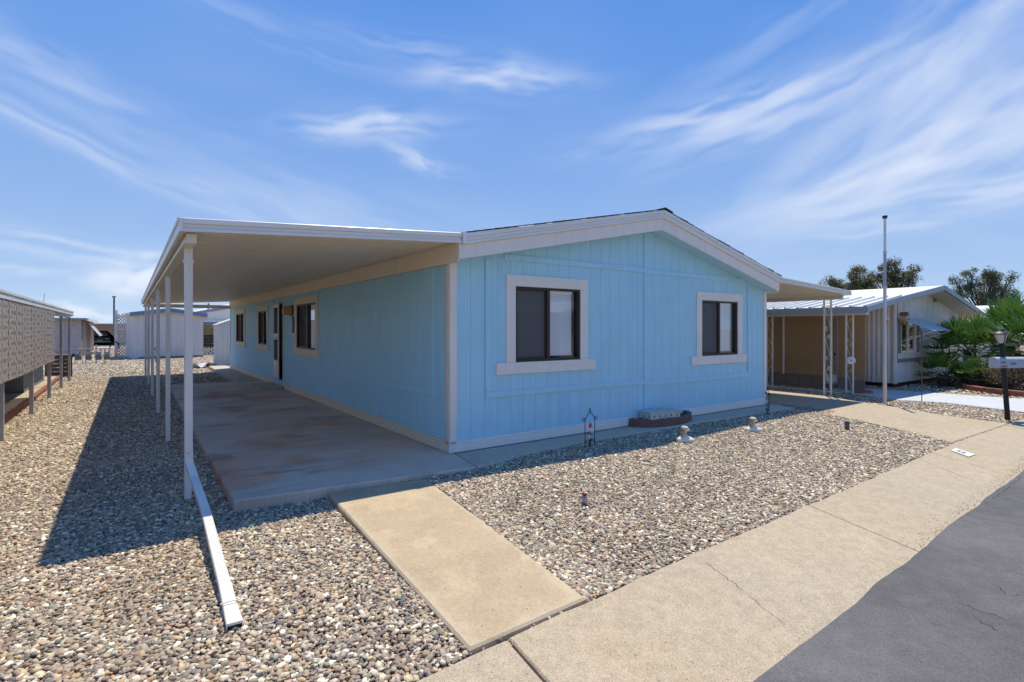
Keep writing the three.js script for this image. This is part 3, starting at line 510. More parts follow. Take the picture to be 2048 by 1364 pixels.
{ // downspout: ribbed rectangular pipe, elbow, kinked run along the stones, flared end
  const d = thing('downspout', 'ribbed white downspout kinked out across the stones from the front carport post', 'downspout', [-2.672, -0.1, -0.13]);
  const sec = []; const w = 0.031, h = 0.021; for (let i = 0; i <= 12; i++) sec.push([-w + 2 * w * i / 12, h + (i % 2 ? 0.0035 : 0)]); for (let i = 0; i <= 12; i++) sec.push([w - 2 * w * i / 12, -h - (i % 2 ? 0.0035 : 0)]);
  const pipe = (a, b, k = 1, k2 = k) => {
    const A = new THREE.Vector3(...a), B = new THREE.Vector3(...b), dir = B.clone().sub(A), L = dir.length(), g = prism(sec, 0, L), p = g.attributes.position;
    for (let i = 0; i < p.count; i++) { const t = p.getZ(i) / L, q = lerp(k, k2, t); p.setX(i, p.getX(i) * q); p.setY(i, p.getY(i) * q); }
    const zz = dir.normalize(), xx = new THREE.Vector3(1, 0, 0).addScaledVector(zz, -zz.x).normalize(), yy = zz.clone().cross(xx), m = new THREE.Matrix4().makeBasis(xx, yy, zz).setPosition(A); g.applyMatrix4(m); g.computeVertexNormals(); return g;
  };
  mesh('pipe', pipe([0, 2.34, 0], [0, 0.47, 0]), M.alu, d); mesh('sleeve', pipe([0, 0.475, 0], [0, 0.40, 0.002], 1.06), M.alu, d);
  mesh('elbow', pipe([0, 0.41, 0], [0.004, 0.33, 0.02], 1.04), M.alu, d); mesh('elbow', pipe([0.004, 0.34, 0.012], [0.03, 0.235, 0.20], 1.03), M.alu, d);
  mesh('extension_pipe', pipe([0.028, 0.245, 0.18], [0.05, 0.12, 0.85], 1), M.alu, d); mesh('extension_pipe', pipe([0.05, 0.121, 0.84], [0.012, 0.055, 2.22], 1.02), M.alu, d);
  mesh('sleeve', pipe([0.014, 0.057, 2.18], [0.004, 0.05, 2.42], 1.07), M.white, d); mesh('flared_end', pipe([0.003, 0.05, 2.42], [-0.002, 0.036, 2.64], 1.05, 1.25), M.white, d);
  bx('outlet_shade', -0.036, 0.032, 0.018, 0.05, 2.6405, 2.642, M.dark, d);  // dark plate on the solid end, standing in for shade inside the pipe
  mesh('zip_tie', tube([[-0.045, 0.083, 2.44], [0.0, 0.088, 2.44], [0.05, 0.085, 2.44], [0.09, 0.1, 2.41]], 0.004, 12, 5), M.white, d);
  for (const [y, z] of [[0.44, 0.031]]) mesh('screw', new THREE.SphereGeometry(0.005, 6, 5), M.bronze, d, [0.0, y, z]);
  mesh('bracket', boxGeo(0.09, 0.03, 0.03, 0.003), M.alu, d, [0, 2.2, -0.02]);
}
// wrought iron style double post with scrolls
function scrollPost(name, label, p, h, group, turn = 0, brk = false) {
  const g = thing(name, label, 'post', p, turn, group), d = 0.075;
  for (const s of [-1, 1]) bx('upright', -0.016, 0.016, 0, h, s * d - 0.016, s * d + 0.016, M.alu, g);
  const sc = []; const add = (y) => {
    const spiral = (cy, cz, a0, dir, r0) => Array.from({ length: 16 }, (_, i) => { const t = i / 15, a = a0 + dir * t * 7.2, r = r0 * (1 - 0.75 * t); return [0, cy + Math.sin(a) * r, cz + Math.cos(a) * r]; });
    const top = spiral(y + 0.24, 0.015, Math.PI * 0.6, -1, 0.045), bot = spiral(y - 0.24, -0.015, -Math.PI * 0.4, -1, 0.045);
    sc.push(top, bot, [[0, y + 0.2, -0.045], [0, y + 0.1, -0.03], [0, y, 0], [0, y - 0.1, 0.03], [0, y - 0.2, 0.05]]);
  };
  const ys = [h * 0.17, h * 0.5, h * 0.81]; for (const y of ys) add(y);
  for (const c of sc) mesh('scroll', tube(c, 0.005, 30, 5), M.alu, g);
  return g;
}
// right-hand porch awning of the blue home
{
  const g = awning({ name: 'porch_awning', label: 'short white aluminium awning over the driveway beside the blue gable', category: 'awning', x0: 6.99, x1: 10.0, y0: 2.352, y1: 2.24, zf: 0.269, zb: -8, pan: M.pan });
  const xi = HW + 0.035, xo = 10.0, f = (x) => lerp(2.365, 2.228, (x - xi) / (xo - xi));
  const strip = (a, b, z0, z1, bev) => mesh('front_fascia', prism([[xi, f(xi) + a], [xo, f(xo) + a], [xo, f(xo) + b], [xi, f(xi) + b]], z0, z1, bev), M.alu, g);
  strip(0, 0.028, 0.27, 0.325, 0.004); strip(0.0285, 0.06, 0.27, 0.31, 0.003); strip(0.0605, 0.1, 0.27, 0.328, 0.005);
  bx('side_gutter', xo, xo + 0.03, 2.225, 2.325, -8, 0.328, M.alu, g, 0.005); bx('side_beam', 9.87, 9.945, 2.14, 2.225, -8, 0.2, M.panBeam, g, 0.004);
  scrollPost('porch_post', 'white scrollwork double post standing under the driveway awning of the blue home', [9.9, -0.05, -0.12], 2.19);
}

// ------------------------------------------------------------ small things round the blue home
{ // concrete doorstep
  const s = mesh('doorstep', boxGeo(0.56, 0.07, 1.2, 0.012), M.walk, scene, [-0.34, 0.038, -8.8]); s.userData = { label: 'low concrete doorstep block below the screen door', category: 'step' };
}
function sdf(res, size, centre, f) {                        // one continuous skin round a distance field
  const mc = new MarchingCubes(res, new THREE.MeshBasicMaterial(), false, false, 60000); mc.isolation = 0;
  for (let k = 0; k < res; k++) for (let j = 0; j < res; j++) for (let i = 0; i < res; i++) mc.field[i + j * res + k * res * res] = -f(centre[0] + ((i - res / 2) / (res / 2)) * size, centre[1] + ((j - res / 2) / (res / 2)) * size, centre[2] + ((k - res / 2) / (res / 2)) * size);
  mc.update(); const n = mc.count, pos = new Float32Array(n * 3);
  for (let i = 0; i < n * 3; i++) pos[i] = mc.positionArray[i] * size + centre[i % 3];
  let g = new THREE.BufferGeometry(); g.setAttribute('position', new THREE.BufferAttribute(pos, 3)); g = mergeVertices(g, size / res / 20); g.computeVertexNormals(); return g;
}
const smin = (a, b, k) => { const h = clamp(0.5 + 0.5 * (b - a) / k); return lerp(b, a, h) - k * h * (1 - h); };
const cap = (x, y, z, a, b, ra, rb) => { const px = x - a[0], py = y - a[1], pz = z - a[2], bx2 = b[0] - a[0], by = b[1] - a[1], bz = b[2] - a[2], t = clamp((px * bx2 + py * by + pz * bz) / (bx2 * bx2 + by * by + bz * bz)); return Math.hypot(px - bx2 * t, py - by * t, pz - bz * t) - lerp(ra, rb, t); };
const paint = (g, f) => { const p = g.attributes.position, c = new Float32Array(p.count * 3), o = [0, 0, 0]; for (let i = 0; i < p.count; i++) { f(p.getX(i), p.getY(i), p.getZ(i), o); c.set(o, i * 3); } g.setAttribute('color', new THREE.BufferAttribute(c, 3)); return g; };
const vcol = (rough) => { const m = mat(1, 1, 1, rough); m.vertexColors = true; return m; };
{ // two animal statues: a head raised on a thick neck above a rounded rock-like body
  const body = sdf(56, 0.2, [0, 0.1, 0], (x, y, z) => {
    let d = 9;
    for (const [ax, az, bx2, bz, r] of [[-0.085, 0.025, 0.03, 0.045, 0.034], [-0.09, -0.02, -0.02, -0.045, 0.034], [0.03, -0.04, 0.09, -0.015, 0.034], [0.05, 0.035, 0.095, 0.015, 0.032], [-0.05, 0, 0.05, 0, 0.05]]) d = smin(d, cap(x, y, z, [ax, 0.03, az], [bx2, 0.028, bz], r, r * 0.92), 0.014);
    d = smin(d, cap(x, y, z, [-0.012, 0.05, 0], [-0.028, 0.145, 0], 0.044, 0.03), 0.03);                // neck
    d = smin(d, cap(x, y, z, [-0.022, 0.168, 0], [0.012, 0.168, 0], 0.036, 0.03), 0.015);                // skull
    d = smin(d, cap(x, y, z, [0.01, 0.162, 0], [0.052, 0.152, 0], 0.024, 0.013), 0.015);                 // muzzle
    for (const s of [-1, 1]) { d = smin(d, cap(x, y, z, [-0.03, 0.165, s * 0.03], [-0.036, 0.145, s * 0.036], 0.011, 0.009), 0.006); }
    return d;
  });
  paint(body, (x, y, z, o) => { const n = fbm(x * 60 + 9, y * 60 + z * 40, 3, 3), tan = smooth(0.0, 0.03, y - 0.06) * smooth(0.02, -0.03, x) * smooth(0.35, 0.6, n + 0.12) * (y < 0.172 ? 1 : 0.2); o[0] = lerp(0.72, 0.42, tan); o[1] = lerp(0.68, 0.26, tan); o[2] = lerp(0.58, 0.07, tan); const w = 0.82 + 0.3 * n; o[0] *= w; o[1] *= w; o[2] *= w; });
  const put = (label, x, z, turn) => {
    const g = thing('animal_statue', label, 'statue', [x, -0.052, z], turn, 'painted animal statues on the stones');
    mesh('body', body, vcol(0.7), g); for (const s of [-1, 1]) mesh('eye', new THREE.SphereGeometry(0.0062, 8, 6), M.black, g, [0.022, 0.172, s * 0.0245]); mesh('nose', new THREE.SphereGeometry(0.006, 8, 6), M.black, g, [0.064, 0.153, 0]);
    g.scale.set(1.0, 1.12, 1.0);
  };
  put('small white and tan animal statue on the stones in front of the round planter', 2.95, 1.13, -0.62); put('small white and tan animal statue on the stones nearer the corner than the planter', 4.38, 1.27, -0.55);
}
{ // little figure with a dark red cap
  const g = thing('garden_figurine', 'tiny grey and white garden figurine with a dark red cap among the stones', 'figurine', [0.12, -0.062, 2.17], 0.2);
  const b = sdf(44, 0.085, [0, 0.06, 0], (x, y, z) => { let d = cap(x, y, z, [0.012, 0.012, 0], [0.0, 0.055, 0], 0.02, 0.024); d = smin(d, cap(x, y, z, [-0.024, 0.03, 0.012], [-0.008, 0.06, 0.008], 0.01, 0.014), 0.008); d = smin(d, cap(x, y, z, [-0.024, 0.022, -0.01], [0.0, 0.02, -0.006], 0.013, 0.013), 0.01); d = smin(d, cap(x, y, z, [0, 0.075, 0], [0.004, 0.094, 0], 0.012, 0.02), 0.01); return smin(d, cap(x, y, z, [0.02, 0.1, 0.0], [0.028, 0.09, 0.004], 0.012, 0.01), 0.008); });
  paint(b, (x, y, z, o) => { if (y > 0.078) { o[0] = 0.72; o[1] = 0.68; o[2] = 0.64; } else if (y < 0.034 && x < -0.004) { o[0] = 0.36; o[1] = 0.19; o[2] = 0.06; } else { o[0] = 0.36; o[1] = 0.39; o[2] = 0.45; } });
  mesh('body', b, vcol(0.5), g); mesh('cap', new THREE.SphereGeometry(0.021, 14, 10).scale(1, 0.92, 1.05), mat(0.28, 0.035, 0.02, 0.45), g, [-0.011, 0.096, 0.006]);
}
// garden stakes: wire arch with curls, a flower and a painted cut-out animal
function stake(label, p, turn, dull) {
  const g = thing('garden_stake', label, 'garden ornament', p, turn, 'wire garden stakes by the front walk'), w = 0.095, h = 0.36, r = 0.005;
  for (const s of [-1, 1]) mesh('wire', rod([s * w, 0, 0], [s * w, h, 0], r, 6), M.iron, g);
  mesh('arch', tube([[-w, h, 0], [-w * 0.62, h + 0.055, 0], [0, h + 0.1, 0], [w * 0.62, h + 0.055, 0], [w, h, 0]], r, 24), M.iron, g);
  for (const s of [-1, 1]) mesh('curl', tube(Array.from({ length: 16 }, (_, i) => { const t = i / 15, a = -0.4 - t * 6.6, q = 0.03 * (1 - t * 0.7); return [s * (w + 0.026 + Math.cos(a + 3.6) * q), h + 0.012 + Math.sin(a + 3.6) * q, 0]; }), r * 0.9, 36), M.iron, g);
  mesh('ring', new THREE.TorusGeometry(0.019, r, 6, 18).scale(0.85, 1.2, 1), M.iron, g, [0, h + 0.123, 0]);
  for (const s of [-1, 1]) mesh('curl', tube(Array.from({ length: 12 }, (_, i) => { const t = i / 11, a = t * 5.4; return [s * (w - 0.025 - Math.cos(a) * 0.022 * (1 - t * 0.6)), 0.09 + Math.sin(a) * 0.022 * (1 - t * 0.6), 0]; }), r * 0.8, 24), M.iron, g);
  mesh('stem', rod([-0.005, 0, 0], [-0.005, 0.1, 0], r, 6), M.iron, g); mesh('stem', rod([0.012, 0, 0], [0.012, 0.1, 0], r, 6), M.iron, g);
  const fl = sub('flower', g, [0.0, 0.29, 0.006]), pet = dull ? mat(0.42, 0.30, 0.09, 0.6) : mat(0.62, 0.10, 0.10, 0.55);
  for (let k = 0; k < 12; k++) { const q = mesh('petal', new THREE.SphereGeometry(1, 8, 6).scale(0.0075, 0.017, 0.003), pet, fl, [Math.sin(k * 0.5236) * 0.021, Math.cos(k * 0.5236) * 0.021, 0]); q.rotation.z = -k * 0.5236; }
  mesh('flower_centre', new THREE.SphereGeometry(0.0085, 10, 8), mat(0.1, 0.02, 0.02, 0.6), fl, [0, 0, 0.004]);
  const cut = (name, pts, m, z) => mesh(name, prism(pts, z, z + 0.003), m, g);
  const cr = dull ? mat(0.25, 0.33, 0.2, 0.6) : mat(0.68, 0.60, 0.34, 0.6), gr = mat(0.17, 0.165, 0.18, 0.6), nv = mat(0.03, 0.05, 0.13, 0.5), wh = mat(0.7, 0.69, 0.64, 0.6);
  cut('cutout_body', [[-0.05, 0.15], [-0.02, 0.135], [0.02, 0.145], [0.04, 0.18], [0.03, 0.215], [0, 0.222], [-0.035, 0.205], [-0.052, 0.18]], gr, 0); cut('cutout_patch', [[-0.055, 0.175], [-0.04, 0.135], [-0.015, 0.125], [0.01, 0.14], [0.015, 0.165], [-0.02, 0.168]], cr, 0.0035);
  cut('cutout_head', [[0.005, 0.205], [0.03, 0.19], [0.068, 0.198], [0.062, 0.215], [0.035, 0.228], [0.0, 0.25], [-0.004, 0.235]], wh, 0.0035); cut('cutout_tail', [[-0.07, 0.185], [-0.052, 0.195], [-0.045, 0.21], [-0.062, 0.212]], nv, 0.0035);
  for (const x of [-0.03, 0.0, 0.018]) mesh('hoof', new THREE.SphereGeometry(0.012, 10, 8).scale(1, 1.25, 0.4), M.black, g, [x + 0.006, x ? 0.1 : 0.112, 0.004]);
}
stake('black wire garden stake with a pink flower and cut-out animal at the walk edge', [1.68, -0.05, 0.62], 0.1, false);
stake('dull green and yellow wire garden stake at the corner of the blue home', [6.05, -0.05, 0.57], 0.75, true);
// scalloped half-round planter
{
  const g = thing('half_round_planter', 'brown scalloped half round edging filled with soil against the blue wall', 'planter', [3.74, -0.006, 0.05]);
  const rx = 0.7, rz = 0.35, n = 4, per = 7;
  for (let s = 0; s < n; s++) {
    const pos = [], idx = [], steps = per * 6;
    for (let i = 0; i <= steps; i++) { const t = (s + 0.004 + 0.992 * i / steps) / n, a = Math.PI * (1 - t), q = Math.abs(Math.sin(i / steps * per * Math.PI / 2 * 1.0)), top = 0.105 + 0.022 * Math.sqrt(q); for (const [k, y] of [[1, 0], [1, top - 0.01], [0.985, top], [0.9, top], [0.9, 0]]) pos.push(Math.cos(a) * rx * k, y, Math.sin(a) * rz * k * (k < 1 ? 0.97 : 1)); }
    for (let i = 0; i < steps; i++) for (let j = 0; j < 4; j++) { const a = i * 5 + j, b = a + 5; idx.push(a, b, a + 1, b, b + 1, a + 1); }
    for (const e of [0, steps * 5]) idx.push(e, e + 1, e + 2, e, e + 2, e + 3, e, e + 3, e + 4);
    const q = new THREE.BufferGeometry(); q.setAttribute('position', new THREE.Float32BufferAttribute(pos, 3)); q.setIndex(idx); const q2 = q.toNonIndexed(); q2.computeVertexNormals(); mesh('edging_stone', metreUV(q2, s, s), M.brickBrown, g);
  }
  const soil = new THREE.CircleGeometry(1, 24, 0, Math.PI).rotateX(Math.PI / 2).scale(rx * 0.9, 1, rz * 0.88); mesh('soil', metreUV(soil), mat(0.07, 0.05, 0.04, 1, { map: concTex }), g, [0, 0.075, 0]);
  for (let k = 0; k < 9; k++) mesh('clod', new THREE.DodecahedronGeometry(rr(0.02, 0.045), 0).scale(1.2, 0.7, 1), M.bark, g, [rr(0.3, 0.5), 0.09, rr(0.02, 0.12)]);
}
{ // perforated block lying on the planter
  const g = thing('vent_block', 'white perforated concrete block lying on the brown half round planter', 'block', [3.55, 0.112, 0.2], -0.12), a = 0.30, b = 0.155, h = 0.085;
  const holes = (n, w) => Array.from({ length: n }, (_, i) => Array.from({ length: 12 }, (_, k) => [-w * 0.78 + 2 * w * 0.78 * (n > 1 ? i / (n - 1) : 0.5) + Math.cos(k * 0.5236) * 0.0155, h * 0.45 - Math.sin(k * 0.5236) * 0.019]));
  const side = (w, n, turn, d) => { const q = mesh('pierced_side', prism([[-w, 0], [w, 0], [w, h], [-w, h]], -0.022, 0, 0, holes(n, w)), M.block, g); q.rotation.y = turn; q.position.set(Math.sin(turn) * d, 0, Math.cos(turn) * d); };
  side(a, 5, 0, b); side(a, 5, Math.PI, b); side(b - 0.0225, 3, Math.PI / 2, a); side(b - 0.0225, 3, -Math.PI / 2, a);
  bx('top', -a, a, h + 0.0005, h + 0.022, -b, b, M.block, g, 0.006); bx('core', -a + 0.06, a - 0.06, 0.0, h, -b + 0.06, b - 0.06, M.dark, g);
}
{ // small solar spot and the number plate on the pavement
  const g = thing('solar_light', 'small dark solar light block standing in the stones by the driveway', 'light', [5.74, -0.06, 1.98], 0.5);
  bx('housing', -0.03, 0.03, 0.0, 0.115, -0.03, 0.03, mat(0.09, 0.09, 0.10, 0.5), g, 0.006); bx('solar_panel', -0.034, 0.034, 0.1155, 0.127, -0.034, 0.034, M.iron, g, 0.003);
  const c = document.createElement('canvas'); c.width = 256; c.height = 96; const x = c.getContext('2d'); x.fillStyle = '#cfcdc4'; x.fillRect(0, 0, 256, 96); x.fillStyle = '#3c3b3a';
  for (let k = 0; k < 4; k++) { x.fillRect(66 + k * 32, 26, 22, 10); x.fillRect(66 + k * 32, 52, 20, 9); x.fillRect(82 + k * 32, 26, 8, 40); } 
  const t = new THREE.CanvasTexture(c); t.colorSpace = THREE.SRGBColorSpace;
  const s = thing('number_plate', 'white painted house number patch on the pavement slab', 'sign', [5.345, slope(3.46) + 0.006, 3.46]);
  const q = new THREE.BufferGeometry(), cs = [[-0.03, -0.11], [0.2, -0.12], [0.03, 0.12], [-0.2, 0.11]].map(([u, w]) => [u, -0.065 * w, w]);
  q.setAttribute('position', new THREE.Float32BufferAttribute([...cs[3], ...cs[2], ...cs[1], ...cs[3], ...cs[1], ...cs[0]], 3)); q.setAttribute('uv', new THREE.Float32BufferAttribute([0, 0, 1, 0, 1, 1, 0, 0, 1, 1, 0, 1].map((v, i) => v), 2)); q.computeVertexNormals();
  mesh('painted_patch', q, mat(1, 1, 1, 0.8, { map: t }), s);
}
{ // flag pole
  const g = thing('flag_pole', 'bare telescoping metal flag pole with a black cap beside the driveway', 'flag pole', [9.83, -0.1, 1.045]);
  const seg = [[0, 0.72, 0.036, M.panBeam], [0.72, 2.45, 0.031, M.silver], [2.45, 3.2, 0.028, M.steel], [3.2, 3.9, 0.024, M.silver]];
  for (const [a, b, r, m] of seg) mesh('pole_section', rod([0, a, 0], [0, b, 0], r, 14), m, g);
  for (const y of [0.72, 2.45, 3.2]) mesh('collar', rod([0, y - 0.02, 0], [0, y + 0.02, 0], 0.039, 14), M.silver, g);
  mesh('cap', new THREE.CylinderGeometry(0.05, 0.042, 0.06, 12), M.black, g, [0, 3.93, 0]); mesh('cleat', boxGeo(0.03, 0.1, 0.06, 0.008), M.brass, g, [0.02, 1.72, 0.04]);
}
{ // shepherd's hook between the driveways
  const g = thing('shepherd_hook', 'thin dark shepherd hook standing between the two driveways', 'hook', [10.66, -0.1, 1.44], 0.6);
  mesh('rod', rod([0, 0, 0], [0, 1.5, 0], 0.009, 8), mat(0.12, 0.11, 0.11, 0.5), g); mesh('hook_arm', tube([[0, 1.45, 0], [0.01, 1.56, 0], [0.05, 1.6, 0], [0.09, 1.57, 0], [0.08, 1.5, 0]], 0.008), mat(0.12, 0.11, 0.11, 0.5), g);
  mesh('hook_arm', tube([[0, 1.35, 0], [0.05, 1.47, 0], [0.14, 1.5, 0], [0.2, 1.44, 0]], 0.008), mat(0.12, 0.11, 0.11, 0.5), g);
}
{ // lamp post, leaning, and the mail box it carries
  const g = thing('lamp_post', 'leaning black garden lamp post with a four sided lantern by the pavement', 'lamp post', [9.04, -0.075, 3.14]);
  g.rotation.set(-0.045, 0, 0.075);
  mesh('post', rod([0, 0, 0], [0, 1.27, 0], 0.038, 16, 0.034), M.iron, g); mesh('collar', rod([0, 1.25, 0], [0, 1.30, 0], 0.045, 16, 0.04), M.iron, g);
  const L = (r0, r1, y0, y1) => new THREE.CylinderGeometry(r1, r0, y1 - y0, 4).rotateY(Math.PI / 4).translate(0, (y0 + y1) / 2, 0);
  mesh('lantern_base', L(0.05, 0.055, 1.30, 1.315), M.iron, g); mesh('lantern_glass', L(0.055, 0.112, 1.316, 1.463), pm(0.8, 0.8, 0.78, 0.35, { transmission: 0.5, thickness: 0 }), g);
  for (const [sx, sz] of [[1, 1], [1, -1], [-1, 1], [-1, -1]]) mesh('lantern_bar', rod([sx * 0.041, 1.315, sz * 0.041], [sx * 0.081, 1.464, sz * 0.081], 0.005, 6), M.iron, g);
  mesh('lantern_rim', L(0.13, 0.13, 1.464, 1.484), mat(0.09, 0.09, 0.095, 0.35, { metalness: 0.3 }), g); mesh('lantern_roof', L(0.125, 0.062, 1.485, 1.53), M.iron, g); mesh('lantern_roof', L(0.07, 0.05, 1.531, 1.56), M.iron, g);
  const m = thing('mailbox', 'pale grey round topped mailbox with black lettering on the leaning lamp post', 'mailbox', [9.03, 0.905, 3.13], -YAW);
  const prof = []; prof.push([-0.08, -0.09], [0.08, -0.09]); for (let i = 0; i <= 12; i++) { const a = Math.PI * i / 12; prof.push([Math.cos(a) * 0.08, 0.035 + Math.sin(a) * 0.058]); }
  const body = prism(prof, -0.24, 0.32, 0.004).rotateY(Math.PI / 2); mesh('body', body, painted(0.50, 0.53, 0.58, 0.35), m);
  mesh('door', prism(prof.map(([x, y]) => [x * 1.03, y * 1.03]), 0, 0.012).rotateY(Math.PI / 2), painted(0.50, 0.53, 0.58, 0.35), m, [0.3205, 0, 0]);
  mesh('flag', boxGeo(0.012, 0.09, 0.004), mat(0.4, 0.02, 0.02, 0.5), m, [0.2, 0.02, -0.087]);
  const c = document.createElement('canvas'); c.width = 256; c.height = 128; const x = c.getContext('2d'); x.clearRect(0, 0, 256, 128); x.fillStyle = '#15151a'; x.font = 'bold 46px monospace'; x.textAlign = 'left'; x.fillText('JIM', 6, 46); x.fillText('JUDY', 8, 116); x.fillText('KEG', 160, 68);
  const t = new THREE.CanvasTexture(c); t.colorSpace = THREE.SRGBColorSpace;
  mesh('lettering', new THREE.PlaneGeometry(0.3, 0.125), mat(1, 1, 1, 0.5, { map: t, transparent: true }), m, [-0.05, -0.028, 0.0845]);
}

// ------------------------------------------------------------ the white home on the right
{
  const g = thing('white_home', 'white metal sided home with pale ribbed roof and grey eaves beyond the driveway', 'house');
  const X0 = 13.45, X1 = 19.6, ridge = 15.6, zW = 0, zB = -14;
  const rt = (x) => x < 12.56 ? lerp(1.98, 2.29, (x - 10.42) / 2.14) : x < ridge ? lerp(2.29, 2.70, (x - 12.56) / 3.04) : lerp(2.70, 1.90, (x - ridge) / 4.3);
  mesh('gable_wall', prism([[X0, 0.02], [X1, 0.02], [X1, rt(X1) - 0.14], [ridge, rt(ridge) - 0.15], [X0, rt(X0) - 0.15]], -0.08, 0, 0, [rectHole(13.88, 15.0, 0.84, 1.68), rectHole(17.3, 18.6, 0.84, 1.6)]), M.whiteWall, g);
  for (let i = 0; i < 13; i++) { const x = X0 + 0.12 + i * 0.47; if (x + 0.006 > X1) break; const hit = (x > 13.8 && x < 15.1) || (x > 17.2 && x < 18.7); const seg = hit ? [[0.03, 0.78], [1.74, rt(x) - 0.17]] : [[0.03, rt(x) - 0.17]]; for (const [a, b] of seg) bx('siding_seam', x - 0.008, x + 0.008, a, b, 0.0005, 0.006, M.whiteWall, g); }
  bx('siding_band', X0 + 0.1, X1, 2.02, 2.035, 0.0005, 0.012, M.whiteWall, g);
  bx('side_wall', X1 - 0.08, X1, 0.02, 1.75, zB, -0.085, M.whiteWall, g); bx('back_wall', X0, X1, 0.02, 2.1, zB, zB + 0.08, M.whiteWall, g);
  // ribbed metal side wall
  const rib = []; const nr = 30; for (let i = 0; i <= nr; i++) { const z = -0.028 - i * 0.115; rib.push([z, -0.02], [z - 0.03, -0.02], [z - 0.05, 0], [z - 0.095, 0]); }
  const ribs = prism([...rib, ...rib.slice().reverse().map(([a, b]) => [a, b + 0.01])], 0, 2.14).rotateX(-Math.PI / 2).rotateY(-Math.PI / 2); // profile depth -> -x side
  mesh('ribbed_wall', ribs, M.whiteWall, g, [X0, 0.02, 0]);
  bx('corner_post', X0 - 0.045, X0 + 0.09, 0.0, 2.2, -0.03, 0.03, M.whiteWall, g, 0.006);
  bx('wall_core', X0 + 0.012, X0 + 0.07, 0.02, 2.1, zB, -0.085, M.whiteWall, g);
  // sage trim frame round the windows
  for (const [a, b, c, d] of [[13.55, 13.62, 0.56, 2.2], [13.621, 19.5, 0.56, 0.66], [19.51, 19.57, 0.56, 1.7]]) bx('trim_strip', a, b, c, d, 0.0065, 0.022, M.sage, g);
  // roof
  const deck = (a, b, t, m, z0, z1, nm) => mesh(nm, prism([[a, rt(a) - t], [b, rt(b) - t], [b, rt(b)], [a, rt(a)]], z0, z1), m, g);
  deck(12.57, ridge - 0.001, 0.05, M.whiteRoof, zB - 0.3, 0.47, 'roof_panel'); deck(ridge, 19.9, 0.05, M.whiteRoof, zB - 0.3, 0.47, 'roof_panel');
  for (const [a, b] of [[10.42, 12.559], [12.561, ridge - 0.002], [ridge + 0.002, 19.9]]) mesh('grey_fascia', prism([[a, rt(a) - 0.13], [b, rt(b) - 0.13], [b, rt(b) + 0.004], [a, rt(a) + 0.004]], 0.471, 0.5, 0.003), M.greyFascia, g);
  for (const [a, b] of [[X0, ridge], [ridge, X1]]) mesh('soffit', prism([[a, rt(a) - 0.16], [b, rt(b) - 0.16], [b, rt(b) - 0.148], [a, rt(a) - 0.148]], 0.001, 0.47), M.creamWall, g);
  // ribbed porch roof pans
  const L = Math.hypot(2.14, 0.31);
  for (let i = 0; i < 34; i++) { const z = 0.44 - i * 0.3, q = mesh('roof_pan', boxGeo(L, 0.012, 0.29), M.whiteRoof, g, [11.49, (rt(10.42) + rt(12.559)) / 2 - 0.012, z - 0.15]); q.rotation.z = Math.atan2(0.31, 2.14); const r = mesh('roof_rib', boxGeo(L, 0.045, 0.05), M.whiteRoof, g, [11.485, (rt(10.42) + rt(12.559)) / 2 + 0.016, z - 0.001]); r.rotation.z = q.rotation.z; }
  bx('grey_fascia', 10.40, 10.43, 1.83, 1.985, -9.8, 0.4705, M.greyFascia, g, 0.003); bx('porch_beam', 10.9, 11.0, 1.80, 1.9, -9.8, 0.3, M.alu, g);
  // tan shade screen wall and brown skirting panels of the porch room
  const xs = 11.6; bx('shade_screen', xs, xs + 0.03, 0.24, 1.95, -0.62, 0.0, M.tanScreen, g); bx('shade_screen', xs, xs + 0.03, 0.24, 1.95, -9.6, -0.92, M.tanScreen, g);
  bx('shade_screen', xs + 0.03, X0, 0.24, 2.0, -0.86, -0.83, M.tanScreen, g);
  bx('screen_rail', xs - 0.012, xs - 0.001, 0.62, 0.635, -9.6, -0.93, M.tanScreen, g); bx('screen_rail', xs - 0.02, xs, 0.225, 0.26, -9.6, -0.93, M.skirt, g);
  for (let i = 0; i < 26; i++) { const z = -0.94 - i * 0.3335; bx('skirting_panel', xs - 0.006, xs + 0.02, -0.1, 0.222, z - 0.325, z, M.skirt, g, 0.003); }
  for (const z of [-0.6, -0.3, 0]) if (z < 0) bx('skirting_panel', xs - 0.006, xs + 0.02, -0.1, 0.222, z + 0.005, z + 0.29, M.skirt, g, 0.003);
  for (const z of [-2.0, -4.6, -7.2]) bx('screen_stile', xs - 0.035, xs - 0.002, 0.23, 1.9, z - 0.02, z + 0.02, M.alu, g);
  const d = sub('screen_door', g, [xs - 0.004, 0, -0.92]); for (const z of [0.0, 0.28]) bx('stile', -0.03, 0, 0.05, 1.80, z, z + 0.035, M.greyFascia, d); for (const y of [0.05, 0.78, 1.76]) bx('rail', -0.028, -0.001, y, y + 0.06, 0.036, 0.279, M.greyFascia, d); bx('screen', -0.012, -0.006, 0.3, 1.76, 0.036, 0.279, M.tanScreen, d); bx('kick_plate', -0.02, -0.004, 0.112, 0.3, 0.036, 0.279, M.whiteWall, d); mesh('handle', new THREE.SphereGeometry(0.03, 10, 8), M.black, d, [-0.05, 0.82, 0.25]);
